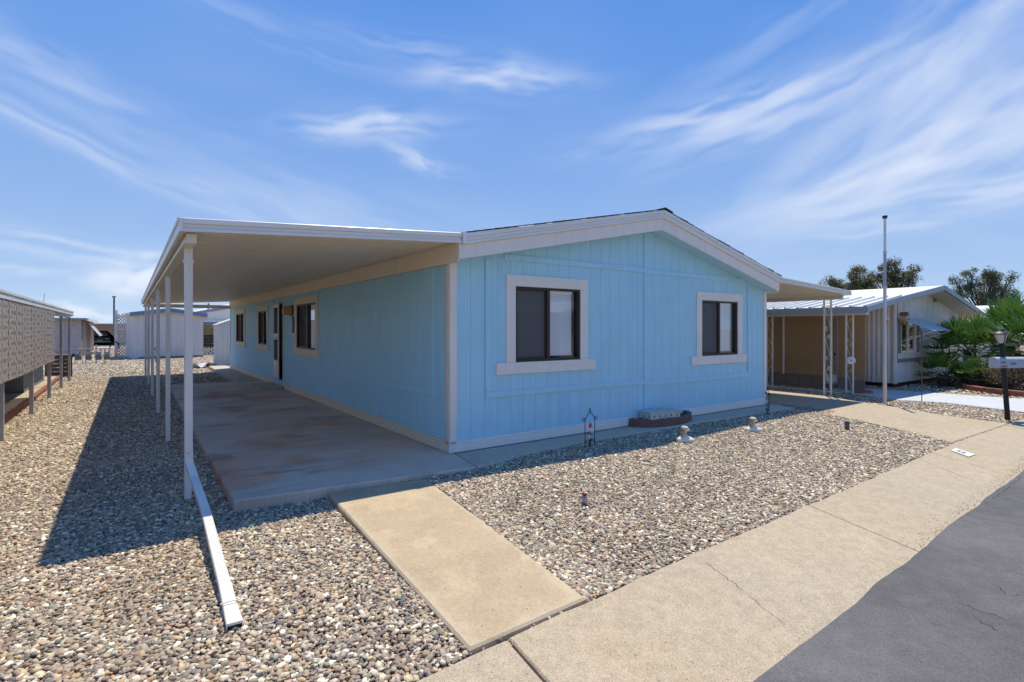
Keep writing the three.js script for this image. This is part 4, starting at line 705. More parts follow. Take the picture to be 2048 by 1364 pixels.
  // windows with shutters, metal window awnings
  for (const [a, b, y0, y1] of [[13.88, 15.0, 0.84, 1.68], [17.3, 18.6, 0.84, 1.6]]) {
    const w = sub('window', g, [(a + b) / 2, y0, 0]), hw = (b - a) / 2, h = y1 - y0;
    mesh('frame', prism([[-hw, 0], [hw, 0], [hw, h], [-hw, h]], -0.05, 0.014, 0, [rectHole(-hw + 0.035, hw - 0.035, 0.035, h - 0.035)]), M.alu, w); bx('mullion', -0.02, 0.02, 0.035, h - 0.035, -0.04, 0.01, M.alu, w); bx('pane', -hw + 0.035, hw - 0.035, 0.035, h - 0.035, -0.03, -0.026, M.glass, w); bx('curtain_or_dark_sheet', -hw, hw, 0, h, -0.5, -0.49, M.dark, w);  // flat near-black sheet hung well behind the pane in place of a dark room
    for (const s of [-1, 1]) { const sh = bx('shutter', s * (hw + 0.03), s * (hw + 0.2), -0.03, h + 0.02, 0.001, 0.02, M.sage, w); for (let k = 0; k < 9; k++) bx('louvre', s * (hw + 0.045), s * (hw + 0.185), 0.02 + k * h / 9.2, 0.055 + k * h / 9.2, 0.0205, 0.028, M.sage, w); }
    const aw = sub('window_awning', w === null ? g : g, [(a + b) / 2, y1 + 0.06, 0]), pitch = 0.42;
    for (let k = 0; k < 9; k++) { const q = bx('awning_slat', -hw - 0.2 + k * (2 * hw + 0.4) / 9 + 0.003, -hw - 0.2 + (k + 1) * (2 * hw + 0.4) / 9 - 0.003, -0.006, 0.006, 0, 0.82, k % 3 === 1 ? M.whiteRoof : painted(0.45, 0.53, 0.66, 0.4), aw); q.rotation.x = pitch; q.position.set(q.position.x, 0.02 - Math.sin(pitch) * 0.41, Math.cos(pitch) * 0.41 + 0.01); }
    for (const s of [-1, 1]) mesh('awning_arm', rod([s * (hw + 0.05), -0.62, 0.03], [s * (hw + 0.12), -0.33, 0.74], 0.012), M.alu, aw);
  }
  const v = sub('gable_vent', g, [16.5, 2.28, 0.005]); for (let k = 0; k < 4; k++) bx('vent_slot', -0.14 + k * 0.08, -0.1 + k * 0.08, 0, 0.16, 0.0, 0.012, M.sage, v);
  scrollPost('porch_post', 'white scrollwork double post at the porch door of the white home', [10.95, -0.1, -0.085], 1.9, null);
  scrollPost('porch_post', 'white scrollwork double post farther back along the tan porch screen', [10.95, -0.1, -2.05], 1.9, null);
  mesh('base_rail', boxGeo(0.04, 0.05, 7.5), M.alu, g, [10.95, -0.09, -4.0]);
  // hanging ornament at the corner
  const o = thing('hanging_ornament', 'weathered bird house with dried flowers hanging at the white home corner', 'ornament', [13.62, 1.68, 0.16]);
  bx('house_box', -0.07, 0.07, 0, 0.14, -0.06, 0.06, mat(0.42, 0.33, 0.22, 0.9), o); mesh('house_roof', prism([[-0.11, 0.14], [0.11, 0.14], [0, 0.24]], -0.09, 0.09), mat(0.22, 0.14, 0.09, 0.9), o); mesh('cord', rod([0, 0.24, 0], [0, 0.5, 0], 0.004), M.iron, o);
  for (let k = 0; k < 14; k++) mesh('dried_flower', new THREE.IcosahedronGeometry(rr(0.018, 0.035), 0), [mat(0.45, 0.2, 0.05, 0.9), mat(0.2, 0.1, 0.05, 0.9), mat(0.4, 0.32, 0.1, 0.9)][k % 3], o, [rr(-0.14, 0.1), rr(-0.09, 0.05), rr(-0.05, 0.09)]);
  const f = thing('wall_fan', 'small round white fan on the scrollwork post of the white home', 'fan', [10.88, 0.72, -0.02], -1.0); mesh('housing', new THREE.CylinderGeometry(0.09, 0.09, 0.05, 20).rotateX(Math.PI / 2), M.alu, f); mesh('hub', new THREE.SphereGeometry(0.03, 10, 8), M.whiteWall, f, [0, 0, 0.03]);
  const st = mesh('stepping_stone', new THREE.CylinderGeometry(0.24, 0.26, 0.06, 18).scale(1, 1, 0.8), M.terracotta, scene, [11.35, -0.06, 0.05]); st.userData = { label: 'flat round reddish stone on the white painted driveway', category: 'stone' };
}
// red edging stones of the palm bed
{
  const g = thing('bed_edging', 'low reddish concrete edging round the palm bed', 'edging');
  const pts = [[14.9, 1.05], [14.35, 1.28], [13.95, 1.75], [13.72, 2.25], [13.55, 2.6], [13.5, 3.05]];
  for (let i = 0; i + 1 < pts.length; i++) { const [a, b] = pts[i], [c, e] = pts[i + 1], L = Math.hypot(c - a, e - b), q = mesh('edging_stone', boxGeo(L - 0.015, 0.16, 0.12, 0.03), M.terracotta, g, [(a + c) / 2, -0.04, (b + e) / 2]); q.rotation.y = -Math.atan2(e - b, c - a); }
}
// ------------------------------------------------------------ palms
const frondGeos = [];
for (let v = 0; v < 3; v++) {                                // fan leaf: petiole along +y, leaflets spread round its tip
  const pos = [], nL = 20, pet = 0.5, R = 0.56;
  const tri = (a, b, c) => pos.push(...a, ...b, ...c);
  for (let i = 0; i < nL; i++) {
    const a = lerp(-1.95, 1.95, (i + 0.5) / nL) + rr(-0.05, 0.05), L = R * (0.72 + 0.28 * Math.cos(a * 0.55)) * rr(0.85, 1.08), w = 0.033, droop = rr(0.06, 0.2) * (0.6 + 0.8 * Math.abs(a));
    const P = (t, s) => { const r = L * t, x = Math.sin(a) * r + Math.cos(a) * s * w, y = pet + Math.cos(a) * r - Math.sin(a) * s * w; return [x, y, 0.07 * Math.abs(a) * t + (s ? 0.012 : 0) - droop * t * t * L * 1.6]; };
    const w0 = [P(0.04, 0), P(0.5, -1), P(0.5, 0), P(0.5, 1), P(1, 0)];
    tri(w0[0], w0[1], w0[2]); tri(w0[0], w0[2], w0[3]); tri(w0[1], w0[4], w0[2]); tri(w0[2], w0[4], w0[3]);
  }
  const g = new THREE.BufferGeometry(); g.setAttribute('position', new THREE.Float32BufferAttribute(pos, 3)); g.computeVertexNormals(); g.setAttribute('uv', new THREE.Float32BufferAttribute(new Float32Array(pos.length / 3 * 2), 2));
  frondGeos.push(merge([g, rod([0, 0, 0], [0, pet + 0.05, 0], 0.009, 5, 0.006)]));
}
const leafMat = (r, g, b) => pm(r, g, b, 0.5, { transmission: 0.42, thickness: 0 });
const frondMats = [leafMat(0.17, 0.31, 0.05), leafMat(0.22, 0.36, 0.06), leafMat(0.13, 0.26, 0.06), leafMat(0.50, 0.36, 0.04), leafMat(0.26, 0.38, 0.15)], deadFrond = mat(0.20, 0.12, 0.06, 0.95), paleFrond = leafMat(0.42, 0.42, 0.33);
function palm(label, p, h, n, size, dead = 8) {
  const g = thing('fan_palm', label, 'palm', p, 0, 'fan palms in the front bed');
  const tr = mesh('trunk', rod([0, 0, 0], [0.03, h, 0.02], 0.13, 12, 0.1), M.bark, g);
  const put = (name, el, az, s, m, y) => { const o = mesh(name, frondGeos[Math.floor(rnd() * 3)], m, g, [0.03, y, 0.02]); o.scale.setScalar(s); o.rotation.order = 'YXZ'; o.rotation.set(Math.PI / 2 - el, az, rr(-0.35, 0.35)); return o; };
  for (let i = 0; i < n; i++) { const t = i / n, el = lerp(1.45, -0.35, Math.pow(t, 0.8)) + rr(-0.15, 0.15), r = rnd(); put('frond', el, i * 2.4 + rr(-0.3, 0.3), size * rr(0.85, 1.12), t > 0.55 && r < 0.2 ? frondMats[3] : t > 0.6 && r < 0.32 ? paleFrond : frondMats[Math.floor(rnd() * 3)], h + rr(-0.04, 0.04)); }
  for (let i = 0; i < dead; i++) put('dead_frond', rr(-1.35, -0.8), rr(0, 6.28), size * rr(0.6, 0.85), deadFrond, h * rr(0.6, 0.95));
  for (let i = 0; i < 26; i++) { const a = i * 2.4, y = h * (i + 1) / 27; mesh('leaf_stub', rod([Math.cos(a) * 0.1, y, Math.sin(a) * 0.1], [Math.cos(a) * 0.19, y + 0.1, Math.sin(a) * 0.19], 0.02, 5, 0.008), M.bark, g); }
}
palm('bushy fan palm spreading over the white home window', [15.75, -0.1, 0.95], 1.0, 24, 1.15);
palm('taller fan palm behind the lamp post lantern', [16.6, -0.1, 1.65], 1.35, 24, 1.2);
palm('low young fan palm at the foot of the bushy palm', [15.05, -0.1, 0.62], 0.32, 14, 0.75, 3);
palm('small bluish fan palm sprouting beside the red edging', [14.85, -0.1, 1.3], 0.3, 12, 0.62, 4);
palm('fan palm with yellowing tips behind the mailbox', [15.6, -0.1, 2.35], 1.15, 22, 1.1);
function leafCloud(n, f, s0, s1) {                           // many small leaf faces through a volume
  const pos = new Float32Array(n * 9), c = new THREE.Vector3(), a = new THREE.Vector3(), b = new THREE.Vector3();
  for (let i = 0; i < n; i++) { f(c); const s = rr(s0, s1); a.set(rr(-1, 1), rr(-1, 1), rr(-1, 1)).normalize().multiplyScalar(s); b.set(rr(-1, 1), rr(-1, 1), rr(-1, 1)).normalize().multiplyScalar(s * 0.7); pos.set([c.x - a.x, c.y - a.y, c.z - a.z, c.x + a.x, c.y + a.y, c.z + a.z, c.x + b.x * 1.4, c.y + b.y * 1.4, c.z + b.z * 1.4], i * 9); }
  const g = new THREE.BufferGeometry(); g.setAttribute('position', new THREE.BufferAttribute(pos, 3)); g.setAttribute('uv', new THREE.BufferAttribute(new Float32Array(n * 6), 2)); g.computeVertexNormals(); return g;
}
function shrub(label, p, rx, ry, rz, n, m) {
  const g = thing('shrub', label, 'shrub', p); const cl = Array.from({ length: 16 }, () => new THREE.Vector3(rr(-0.8, 0.8) * rx, rr(0.2, 1) * ry, rr(-0.8, 0.8) * rz));
  mesh('crown', leafCloud(n, (c) => { const q = cl[Math.floor(rnd() * 16)]; c.set(q.x + rr(-1, 1) * rx * 0.35, Math.max(0.02, q.y + rr(-1, 1) * ry * 0.3), q.z + rr(-1, 1) * rz * 0.35); }, 0.014, 0.034), m, g, null, 'stuff');
  for (let k = 0; k < 7; k++) mesh('stem', rod([rr(-0.05, 0.05), 0, rr(-0.05, 0.05)], [rr(-0.6, 0.6) * rx, ry * rr(0.5, 0.9), rr(-0.6, 0.6) * rz], 0.012, 5, 0.005), M.bark, g);
}
shrub('dry brownish shrub with small leaves below the mailbox', [14.35, -0.1, 2.15], 0.5, 0.62, 0.5, 2600, pm(0.15, 0.115, 0.055, 0.8, { transmission: 0.2, thickness: 0 }));
shrub('dark leafy shrub under the fan palms', [15.1, -0.1, 1.75], 0.6, 0.55, 0.5, 2600, leafMat(0.05, 0.075, 0.03));

// ------------------------------------------------------------ trees behind the white home
function tree(label, base, h, blobs, leaves, col) {
  const g = thing('tree', label, 'tree', base, 0, 'trees behind the white home');
  const wood2 = [rod([0, 0, 0], [0.1, h * 0.45, 0], 0.22, 9, 0.16)];
  for (const [x, y, z, r] of blobs) wood2.push(tube([[0.1, h * 0.42, 0], [x * 0.35 + rr(-0.2, 0.2), lerp(h * 0.45, y, 0.45), z * 0.4], [x * 0.8, lerp(h * 0.45, y, 0.85), z * 0.9], [x, y + r * 0.3, z]], 0.055, 8, 5));
  mesh('trunk', merge(wood2), M.bark, g);
  const pts = []; for (const [x, y, z, r] of blobs) for (let k = 0; k < 9; k++) { const v = new THREE.Vector3(rr(-1, 1), rr(-1, 1), rr(-1, 1)); if (v.length() > 1) { k--; continue; } pts.push([x + v.x * r, y + v.y * r, z + v.z * r, rr(0.2, 0.5)]); }
  mesh('crown', leafCloud(leaves, (c) => { const q = pts[Math.floor(rnd() * pts.length)]; let u, v, w; do { u = rr(-1, 1); v = rr(-1, 1); w = rr(-1, 1); } while (u * u + v * v + w * w > 1); c.set(q[0] + u * q[3] * 1.25, q[1] + v * q[3] * 1.05, q[2] + w * q[3] * 1.25); }, 0.05, 0.11), col, g, null, 'stuff');
}
const blob = (n, cx, cy, rx, ry) => Array.from({ length: n }, () => { const a = rr(0, 6.28), q = Math.sqrt(rnd()); return [(cx + Math.cos(a) * q * rx) * Math.cos(YAW), cy + Math.sin(a) * q * ry, (cx + Math.cos(a) * q * rx) * Math.sin(YAW) + rr(-1.2, 1.2), rr(0.42, 0.72)]; });
tree('olive green tree behind the white roof', [63.2, -0.2, -20.6], 6, [...blob(40, 0, 6.5, 2.4, 1.9)], 22000, leafMat(0.17, 0.175, 0.04));
tree('darker open tree rising behind the flag pole', [67.2, -0.2, -17.8], 6.4, [...blob(32, 0.1, 7.0, 2.0, 2.2)], 17000, leafMat(0.12, 0.135, 0.04));
tree('dark open crowned tree behind the palms', [74.9, -0.2, -12.2], 5.5, [...blob(34, 0.3, 6.2, 2.5, 1.9), ...blob(5, -2.4, 5.4, 0.7, 0.5)], 20000, leafMat(0.10, 0.13, 0.05));
tree('low dark tree top just above the palms', [80, -0.2, -10.2], 3.5, [...blob(8, 0.3, 3.6, 2.2, 0.8)], 4500, leafMat(0.055, 0.085, 0.035));
tree('small grey green tree top beyond the far white roof', [86, -0.2, -4.5], 3.5, [...blob(7, 0.3, 3.3, 1.8, 0.7)], 3500, leafMat(0.09, 0.105, 0.06));

// ------------------------------------------------------------ the neighbour on the left: grey home, awning, woven shade screen
{
  const a = thing('patio_awning', 'white patio awning with woven shade screen in front of the grey home', 'awning');
  const xe = -4.52, zb = -15.5;
  for (const [y0, y1, d] of [[1.885, 1.925, 0.03], [1.9255, 1.965, 0.012], [1.9655, 2.01, 0.035]]) bx('gutter', xe - 0.03, xe + d, y0, y1, zb, 3, M.alu, a, 0.004);
  for (let i = 0; i < 60; i++) bx('roof_pan', -8.4, xe - 0.031, 1.93 + 0.0, 1.945, 3 - (i + 1) * 0.305 + 0.004, 3 - i * 0.305, M.pan, a);
  bx('beam', -4.62, -4.56, 1.80, 1.884, zb, 3, M.panBeam, a); bx('end_fascia', -8.4, xe + 0.02, 1.86, 2.005, zb - 0.03, zb - 0.001, M.alu, a);
  for (const z of [-1.9, -4.72, -7.6, -10.3, -12.92, -15.3]) { bx('post', -4.612, -4.552, -0.15, 1.80, z - 0.03, z + 0.03, M.greyAlu, a, 0.004); bx('post_rib', -4.5515, -4.548, -0.12, 1.8, z - 0.01, z + 0.01, M.alu, a); }
  // woven slats: alternate slats sway the other way, so daylight shows as dots between them
  const slat = (ph) => { const g = new THREE.BoxGeometry(0.005, 1.13, 0.043, 1, 44, 1), p = g.attributes.position; for (let i = 0; i < p.count; i++) { const y = p.getY(i), s = Math.sin(y / 1.13 * Math.PI * 15 + ph); p.setZ(i, p.getZ(i) * (1 - 0.1 * s * s) + s * 0.008); p.setX(i, p.getX(i) + s * 0.003); } g.computeVertexNormals(); return g; };
  const sg = [slat(0), slat(Math.PI)], tones = [M.reed, mat(0.50, 0.43, 0.37, 0.7), mat(0.43, 0.365, 0.315, 0.75)];
  let k = 0; for (let z = -10.35; z < -1.6; z += 0.048) { if (Math.abs(z + 7.6) < 0.03 || Math.abs(z + 4.72) < 0.03) { z += 0.012; } const low = Math.sin(z * 1.3) * 0.02 + (k % 7 === 3 ? -0.02 : 0); const o = mesh('shade_slat', sg[k % 2], tones[k % 3], a, [-4.50 + rr(-0.004, 0.004), 1.31 + low * 0.4 + rr(-0.006, 0.006), z]); o.rotation.x = rr(-0.012, 0.012); k++; }
  for (const y of [0.8, 1.08, 1.36, 1.64, 1.85]) bx('weave_wire', -4.512, -4.506, y - 0.002, y + 0.002, -10.37, -1.6, M.alu, a);
  const h = thing('grey_home', 'grey panelled home wall and storage room behind the woven shade screen', 'house');
  bx('side_wall', -8.6, -8.4, 0, 2.5, -15.3, 3, M.greyWall, h); for (let i = 0; i < 22; i++) bx('wall_panel', -8.398, -8.38, 0.05, 1.9, -15.2 + i * 0.61, -14.6 + i * 0.61 - 0.008, M.greyWall, h);
  bx('storage_room', -8.38, -5.16, -0.028, 1.92, -15.0, -11.35, M.greyWall, h);
  for (let i = 0; i < 6; i++) bx('wall_panel', -5.159, -5.14, -0.02, 1.9, -14.95 + i * 0.6, -14.36 + i * 0.6, M.greyWall, h, 0.003);
  for (let i = 0; i < 5; i++) bx('wall_panel', -5.16 - (i + 1) * 0.6, -5.16 - i * 0.6 - 0.008, -0.02, 1.9, -11.349, -11.33, M.greyWall, h, 0.003);
  bx('base_trim', -5.139, -5.12, -0.028, 0.06, -14.97, -11.33, M.greyFascia, h);
  bx('roof', -15, -8.3, 2.5, 2.75, -15.6, 3.2, M.whiteRoof, h);
  const e = thing('brick_edging', 'row of red bricks edging the neighbour patio slab', 'edging');
  for (let z = -3.2; z > -16.8; z -= 0.205) { const q = mesh('brick', boxGeo(0.095, 0.1, 0.195, 0.006), M.brick, e, [-4.80 - (-3.2 - z) * 0.0075 + rr(-0.006, 0.006), -0.068 + rr(-0.006, 0.006), z]); q.rotation.y = rr(-0.04, 0.04); }
  for (let i = 0; i < 9; i++) mesh('brick', boxGeo(0.195, 0.1, 0.095, 0.006), M.brick, e, [-5.02 - i * 0.205, -0.068, -16.72]);
  // things at the end of the patio
  const t = thing('wooden_crate', 'weathered wooden crate standing at the end of the brick edging', 'crate', [-5.05, -0.1, -17.5], 0.1);
  for (let i = 0; i < 5; i++) bx('board', -0.3, 0.3, 0.05 + i * 0.13, 0.17 + i * 0.13, 0.29, 0.31, mat(0.17, 0.13, 0.10, 0.9), t); for (let i = 0; i < 5; i++) bx('board', 0.29, 0.31, 0.05 + i * 0.13, 0.17 + i * 0.13, -0.3, 0.288, mat(0.17, 0.13, 0.10, 0.9), t); bx('lid', -0.32, 0.32, 0.7, 0.72, -0.32, 0.32, mat(0.17, 0.13, 0.10, 0.9), t); for (const [sx, sz] of [[-1, -1], [1, -1], [-1, 1], [1, 1]]) bx('leg', sx * 0.28 - 0.02, sx * 0.28 + 0.02, 0, 0.7, sz * 0.27 - 0.02, sz * 0.27 + 0.02, M.bark, t);
  const s = thing('plant_stand', 'rusty open metal plant stand beside the last patio post', 'stand', [-4.75, -0.1, -17.0], 0.2); for (const [sx, sz] of [[-1, -1], [1, -1], [-1, 1], [1, 1]]) bx('leg', sx * 0.1 - 0.012, sx * 0.1 + 0.012, 0, 0.72, sz * 0.1 - 0.012, sz * 0.1 + 0.012, M.bark, s); for (const y of [0.15, 0.42, 0.7]) bx('shelf', -0.12, 0.12, y, y + 0.02, -0.12, 0.12, M.bark, s);
}
// ------------------------------------------------------------ behind the side yard
{ // pinkish home with a porch and slatted awning
  const g = thing('pink_home', 'pale pinkish home with a slatted window awning behind the side yard', 'house');
  bx('front_wall', -12, -5.35, -0.1, 1.95, -33.2, -33.0, M.pinkWall, g); for (let i = 0; i < 11; i++) bx('wall_panel', -5.40 - (i + 1) * 0.58 + 0.012, -5.40 - i * 0.58, 0.42, 1.62, -32.999, -32.97, M.pinkWall, g, 0.004); bx('wall_rail', -12, -5.36, 0.36, 0.40, -32.999, -32.97, M.greyFascia, g); bx('corner_board', -5.42, -5.3, -0.1, 1.98, -33.05, -32.93, M.pinkWall, g);
  for (let i = 0; i < 9; i++) { const z = -33.5 - i * 1.25; bx('side_panel', -5.34, -5.30, -0.1, 1.9, z - 0.72, z, M.sage, g); bx('side_post', -5.32, -5.22, -0.1, 1.92, z - 0.92, z - 0.82, M.pinkWall, g); }
  bx('side_wall', -5.5, -5.36, -0.1, 1.9, -44.5, -33.2, M.pinkWall, g);
  bx('roof', -12.2, -5.05, 1.955, 2.07, -44.7, -32.6, M.greyFascia, g); bx('roof_edge', -5.045, -4.95, 1.90, 2.06, -44.7, -32.6, M.whiteRoof, g); bx('skirting', -12, -5.36, -0.12, 0.05, -32.96, -32.94, M.dark, g);
  for (let i = 0; i < 8; i++) { const q = bx('awning_slat', -5.25, -4.15, 0, 0.03, -36.2 - i * 0.55, -36.68 - i * 0.55, i % 2 ? M.whiteRoof : M.sage, g); q.rotation.z = -0.95; q.position.set(-4.92, 1.45, -36.45 - i * 0.55); }
  const gate = thing('metal_gate', 'thin metal gate and rail in front of the pinkish home', 'gate'); for (let i = 0; i < 2; i++) bx('rail', -6.6, -5.2, 0.5 + i * 0.95, 0.53 + i * 0.95, -30.02, -29.99, M.steel, gate); for (let i = 0; i < 5; i++) bx('picket', -6.5 + i * 0.32, -6.47 + i * 0.32, -0.1, 1.5, -30.05, -30.025, M.steel, gate);
}
{ // gas meters on a pipe, one thing each
  const p = thing('gas_pipe', 'grey gas pipe rail on legs carrying the meters', 'pipe', [-4.4, -0.1, -25.1], -0.35); mesh('rail', rod([-1.6, 0.66, 0], [0.75, 0.68, 0], 0.018), M.steel, p); for (const x of [-0.45, 0.1, 0.45]) mesh('leg', rod([x, 0, 0.02], [x, 0.66, 0.02], 0.014), M.steel, p); mesh('valve', rod([0.09, 0.5, 0.02], [0.09, 0.85, 0.02], 0.03), M.steel, p);
  [[-4.98, -25.35], [-4.6, -25.2], [-4.24, -25.05], [-3.93, -24.95]].forEach(([x, z], i) => {
    const m = thing('gas_meter', 'grey gas meter hanging in the row under the pipe rail', 'gas meter', [x, -0.1, z], 0.15, 'gas meters in a row behind the side yard');
    mesh('body', boxGeo(0.24, 0.22, 0.14, 0.05), mat(0.16, 0.165, 0.17, 0.6), m, [0, 0.27, 0]); mesh('dial_head', boxGeo(0.17, 0.13, 0.1, 0.03), mat(0.3, 0.29, 0.28, 0.6), m, [0, 0.45, 0.01]); for (const s of [-1, 1]) mesh('riser', rod([s * 0.09, 0.35, 0], [s * 0.09, 0.66, 0], 0.016), M.steel, m); mesh('leg', rod([-0.1, 0, 0], [-0.1, 0.3, 0], 0.012), M.steel, m); mesh('regulator', new THREE.CylinderGeometry(0.06, 0.06, 0.05, 14), M.steel, m, [0.09, 0.6, 0.05]);
  });
}
function lattice(parent, w, h, step, t, m, part = 'slat') {   // crossing diagonal laths inside a w x h frame, x from 0, y from 0
  for (const s of [1, -1]) for (let c = step; c < w + h; c += step) {
    const x0 = Math.max(0, c - h), x1 = Math.min(w, c), y0 = c - x0, y1 = c - x1, L = Math.hypot(x1 - x0, y1 - y0); if (L < 0.05) continue;
    const q = mesh(part, boxGeo(L, t, 0.012), m, parent, [s > 0 ? (x0 + x1) / 2 : w - (x0 + x1) / 2, (y0 + y1) / 2, s * 0.0065]); q.rotation.z = -s * Math.PI / 4;
  }
}
{ // white garden shed with blue eaves
  const g = thing('white_shed', 'white shed with a low blue edged gable roof behind the carport', 'shed', [-2.94, -0.1, -28.2], 0.1);
  mesh('front_wall', prism([[0, 0], [3.2, 0], [3.2, 2.36], [1.6, 2.6], [0, 2.36]], -0.1, 0), M.whiteWall, g); for (let i = 0; i < 15; i++) bx('siding_board', 0.01 + i * 0.212, 0.21 + i * 0.212, 0.02, 2.3, 0.001, 0.012, M.whiteWall, g, 0.003);
  bx('side_wall', 0, 0.1, 0, 2.36, -3, -0.101, M.whiteWall, g); bx('side_wall', 3.1, 3.2, 0, 2.36, -3, -0.101, M.whiteWall, g);
  for (const s of [0, 1]) { const a = s ? 1.601 : -0.16, b = s ? 3.36 : 1.599, f = (x) => 2.68 - Math.abs(x - 1.6) * 0.15; mesh('blue_fascia', prism([[a, f(a) - 0.2], [b, f(b) - 0.2], [b, f(b)], [a, f(a)]], 0.2, 0.24), M.blueFascia, g); mesh('roof_panel', prism([[a, f(a) - 0.06], [b, f(b) - 0.06], [b, f(b) - 0.01], [a, f(a) - 0.01]], -3.2, 0.199), M.whiteRoof, g); mesh('eave_trim', prism([[a, f(a) - 0.25], [b, f(b) - 0.25], [b, f(b) - 0.201], [a, f(a) - 0.201]], 0.013, 0.2), M.creamWall, g); }
  bx('skirting', 0.25, 3.2, -0.02, 0.1, 0.013, 0.03, M.skirt, g);
  const tap = thing('standpipe', 'garden standpipe with a round valve wheel in front of the white shed', 'tap', [-2.05, -0.1, -24.6]); mesh('pipe', rod([0, 0, 0], [0, 0.55, 0], 0.025), M.steel, tap); mesh('wheel', new THREE.TorusGeometry(0.08, 0.018, 6, 16), M.iron, tap, [0, 0.62, 0]); mesh('foot', rod([0, 0, 0], [0, 0.2, 0], 0.06), M.bark, tap);
  const lf = thing('lattice_fence', 'tall white lattice fence panel beside the white shed', 'fence', [-3.62, -0.1, -31.6], -0.25);
  bx('post', -0.14, 0.0, 0, 2.6, -0.07, 0.07, M.whiteWall, lf); for (const y of [0.0, 0.82, 1.5, 2.2]) bx('rail', 0.0, 0.95, y, y + 0.07, -0.035, -0.02, M.whiteWall, lf); const pl = sub('panel', lf, [0, 0.02, 0]); lattice(pl, 0.95, 2.36, 0.17, 0.06, M.whiteWall);
  const bk = thing('loop_handle_cart', 'dark loop handle of a cart leaning beside the lattice post', 'cart', [-4.0, -0.1, -31.2], 0.3); mesh('handle', tube([[0, 0.05, 0], [0.05, 0.6, 0], [0.25, 0.85, 0], [0.42, 0.75, 0], [0.45, 0.5, 0]], 0.03), M.iron, bk); bx('tray', -0.6, 0.1, 0.1, 0.16, -0.2, 0.2, M.silver, bk); bx('tray', -0.62, -0.56, 0.16, 0.35, -0.2, 0.2, M.silver, bk);
}
{ // cream home with blue roof edge and porch
  const g = thing('cream_home', 'cream home with blue roof edge and a ribbed porch roof at the back', 'house', [-0.5, -0.1, -30.6], 0.12);
  bx('porch_wall', -0.3, 4.6, 0, 2.0, -2.2, -2.05, M.creamWall, g); for (let i = 0; i < 16; i++) bx('siding_board', -0.28 + i * 0.3, 0.01 + i * 0.3, 0.02, 1.98, -2.049, -2.03, M.creamWall, g, 0.003);
  mesh('gable', prism([[-0.4, 2.0], [5, 2.0], [5, 3.35], [-0.4, 2.12]], -2.2, -2.05), M.whiteWall, g); mesh('blue_fascia', prism([[-0.6, 2.08], [5, 3.36], [5, 3.55], [-0.6, 2.27]], -1.9, -1.85), M.blueFascia, g); mesh('roof_panel', prism([[-0.6, 2.2], [5, 3.48], [5, 3.54], [-0.6, 2.26]], -8, -1.901), M.whiteRoof, g);
  for (let i = 0; i < 22; i++) { const q = bx('roof_pan', -0.4 + i * 0.22, -0.2 + i * 0.22, 1.98, 2.0, -2.0, 0.3, M.whiteRoof, g); const r = bx('roof_rib', -0.405 + i * 0.22, -0.335 + i * 0.22, 2.001, 2.05, -2.0, 0.3, M.whiteRoof, g); }
  bx('porch_fascia', -0.45, 4.5, 1.83, 1.978, 0.25, 0.3, M.blueFascia, g); for (const x of [0.55, 0.78, 3.8]) bx('post', x, x + 0.06, 0, 1.83, 0.2, 0.26, M.alu, g);
  const lf = thing('low_lattice', 'low white lattice panel at the porch of the cream home', 'fence', [0.28, -0.06, -30.3], 0.12); const pl = sub('panel', lf, [0, 0, 0]); lattice(pl, 1.05, 0.42, 0.2, 0.055, M.alu); bx('rail', 0, 1.05, -0.02, 0.02, -0.03, 0.03, M.alu, lf);
  const b = thing('bench', 'black slatted bench on the porch of the cream home', 'bench', [0.75, -0.1, -31.4], 0.12); for (let i = 0; i < 8; i++) bx('back_slat', -0.35, 0.55, 0.5 + i * 0.09, 0.57 + i * 0.09, -0.2, -0.17, M.black, b); for (let i = 0; i < 5; i++) bx('seat_slat', -0.35, 0.55, 0.44, 0.47, -0.15 + i * 0.1, -0.07 + i * 0.1, M.black, b); for (const x of [-0.33, 0.5]) for (const z of [-0.18, 0.3]) bx('leg', x, x + 0.04, 0, 0.46, z, z + 0.04, M.black, b);
  const gl = thing('barbecue_grill', 'black covered barbecue grill on the porch of the cream home', 'grill', [-0.1, -0.1, -31.0], 0.12); mesh('lid', prism([[-0.42, 0], [0.42, 0], [0.42, 0.25], [0.3, 0.42], [-0.3, 0.42], [-0.42, 0.25]], -0.25, 0.25, 0.03), M.black, gl, [0, 0.62, 0]); bx('shelf', -0.6, 0.6, 0.58, 0.61, -0.25, 0.25, M.iron, gl); for (const x of [-0.35, 0.32]) for (const z of [-0.2, 0.17]) bx('leg', x, x + 0.03, 0, 0.58, z, z + 0.03, M.iron, gl); bx('crate', -0.1, 0.3, 0.05, 0.5, -0.15, 0.2, mat(0.45, 0.28, 0.04, 0.7), gl, 0.03);
  const tb = thing('patio_table', 'white topped patio table beside the metal shed', 'table', [1.22, -0.1, -30.6], 0.1); bx('top', -0.3, 0.5, 0.66, 0.7, -0.3, 0.3, M.alu, tb, 0.01); for (const [x, z] of [[-0.25, -0.25], [0.4, -0.25], [-0.25, 0.2], [0.4, 0.2]]) bx('leg', x, x + 0.05, 0, 0.66, z, z + 0.05, M.iron, tb);
  const br = thing('broom', 'upright broom leaning on the cream porch wall', 'broom', [0.95, -0.1, -31.9]); mesh('handle', rod([0, 0.2, 0], [0.12, 1.6, -0.1], 0.014), M.bark, br); bx('brush', -0.12, 0.12, 0, 0.22, -0.04, 0.04, M.bark, br);
}
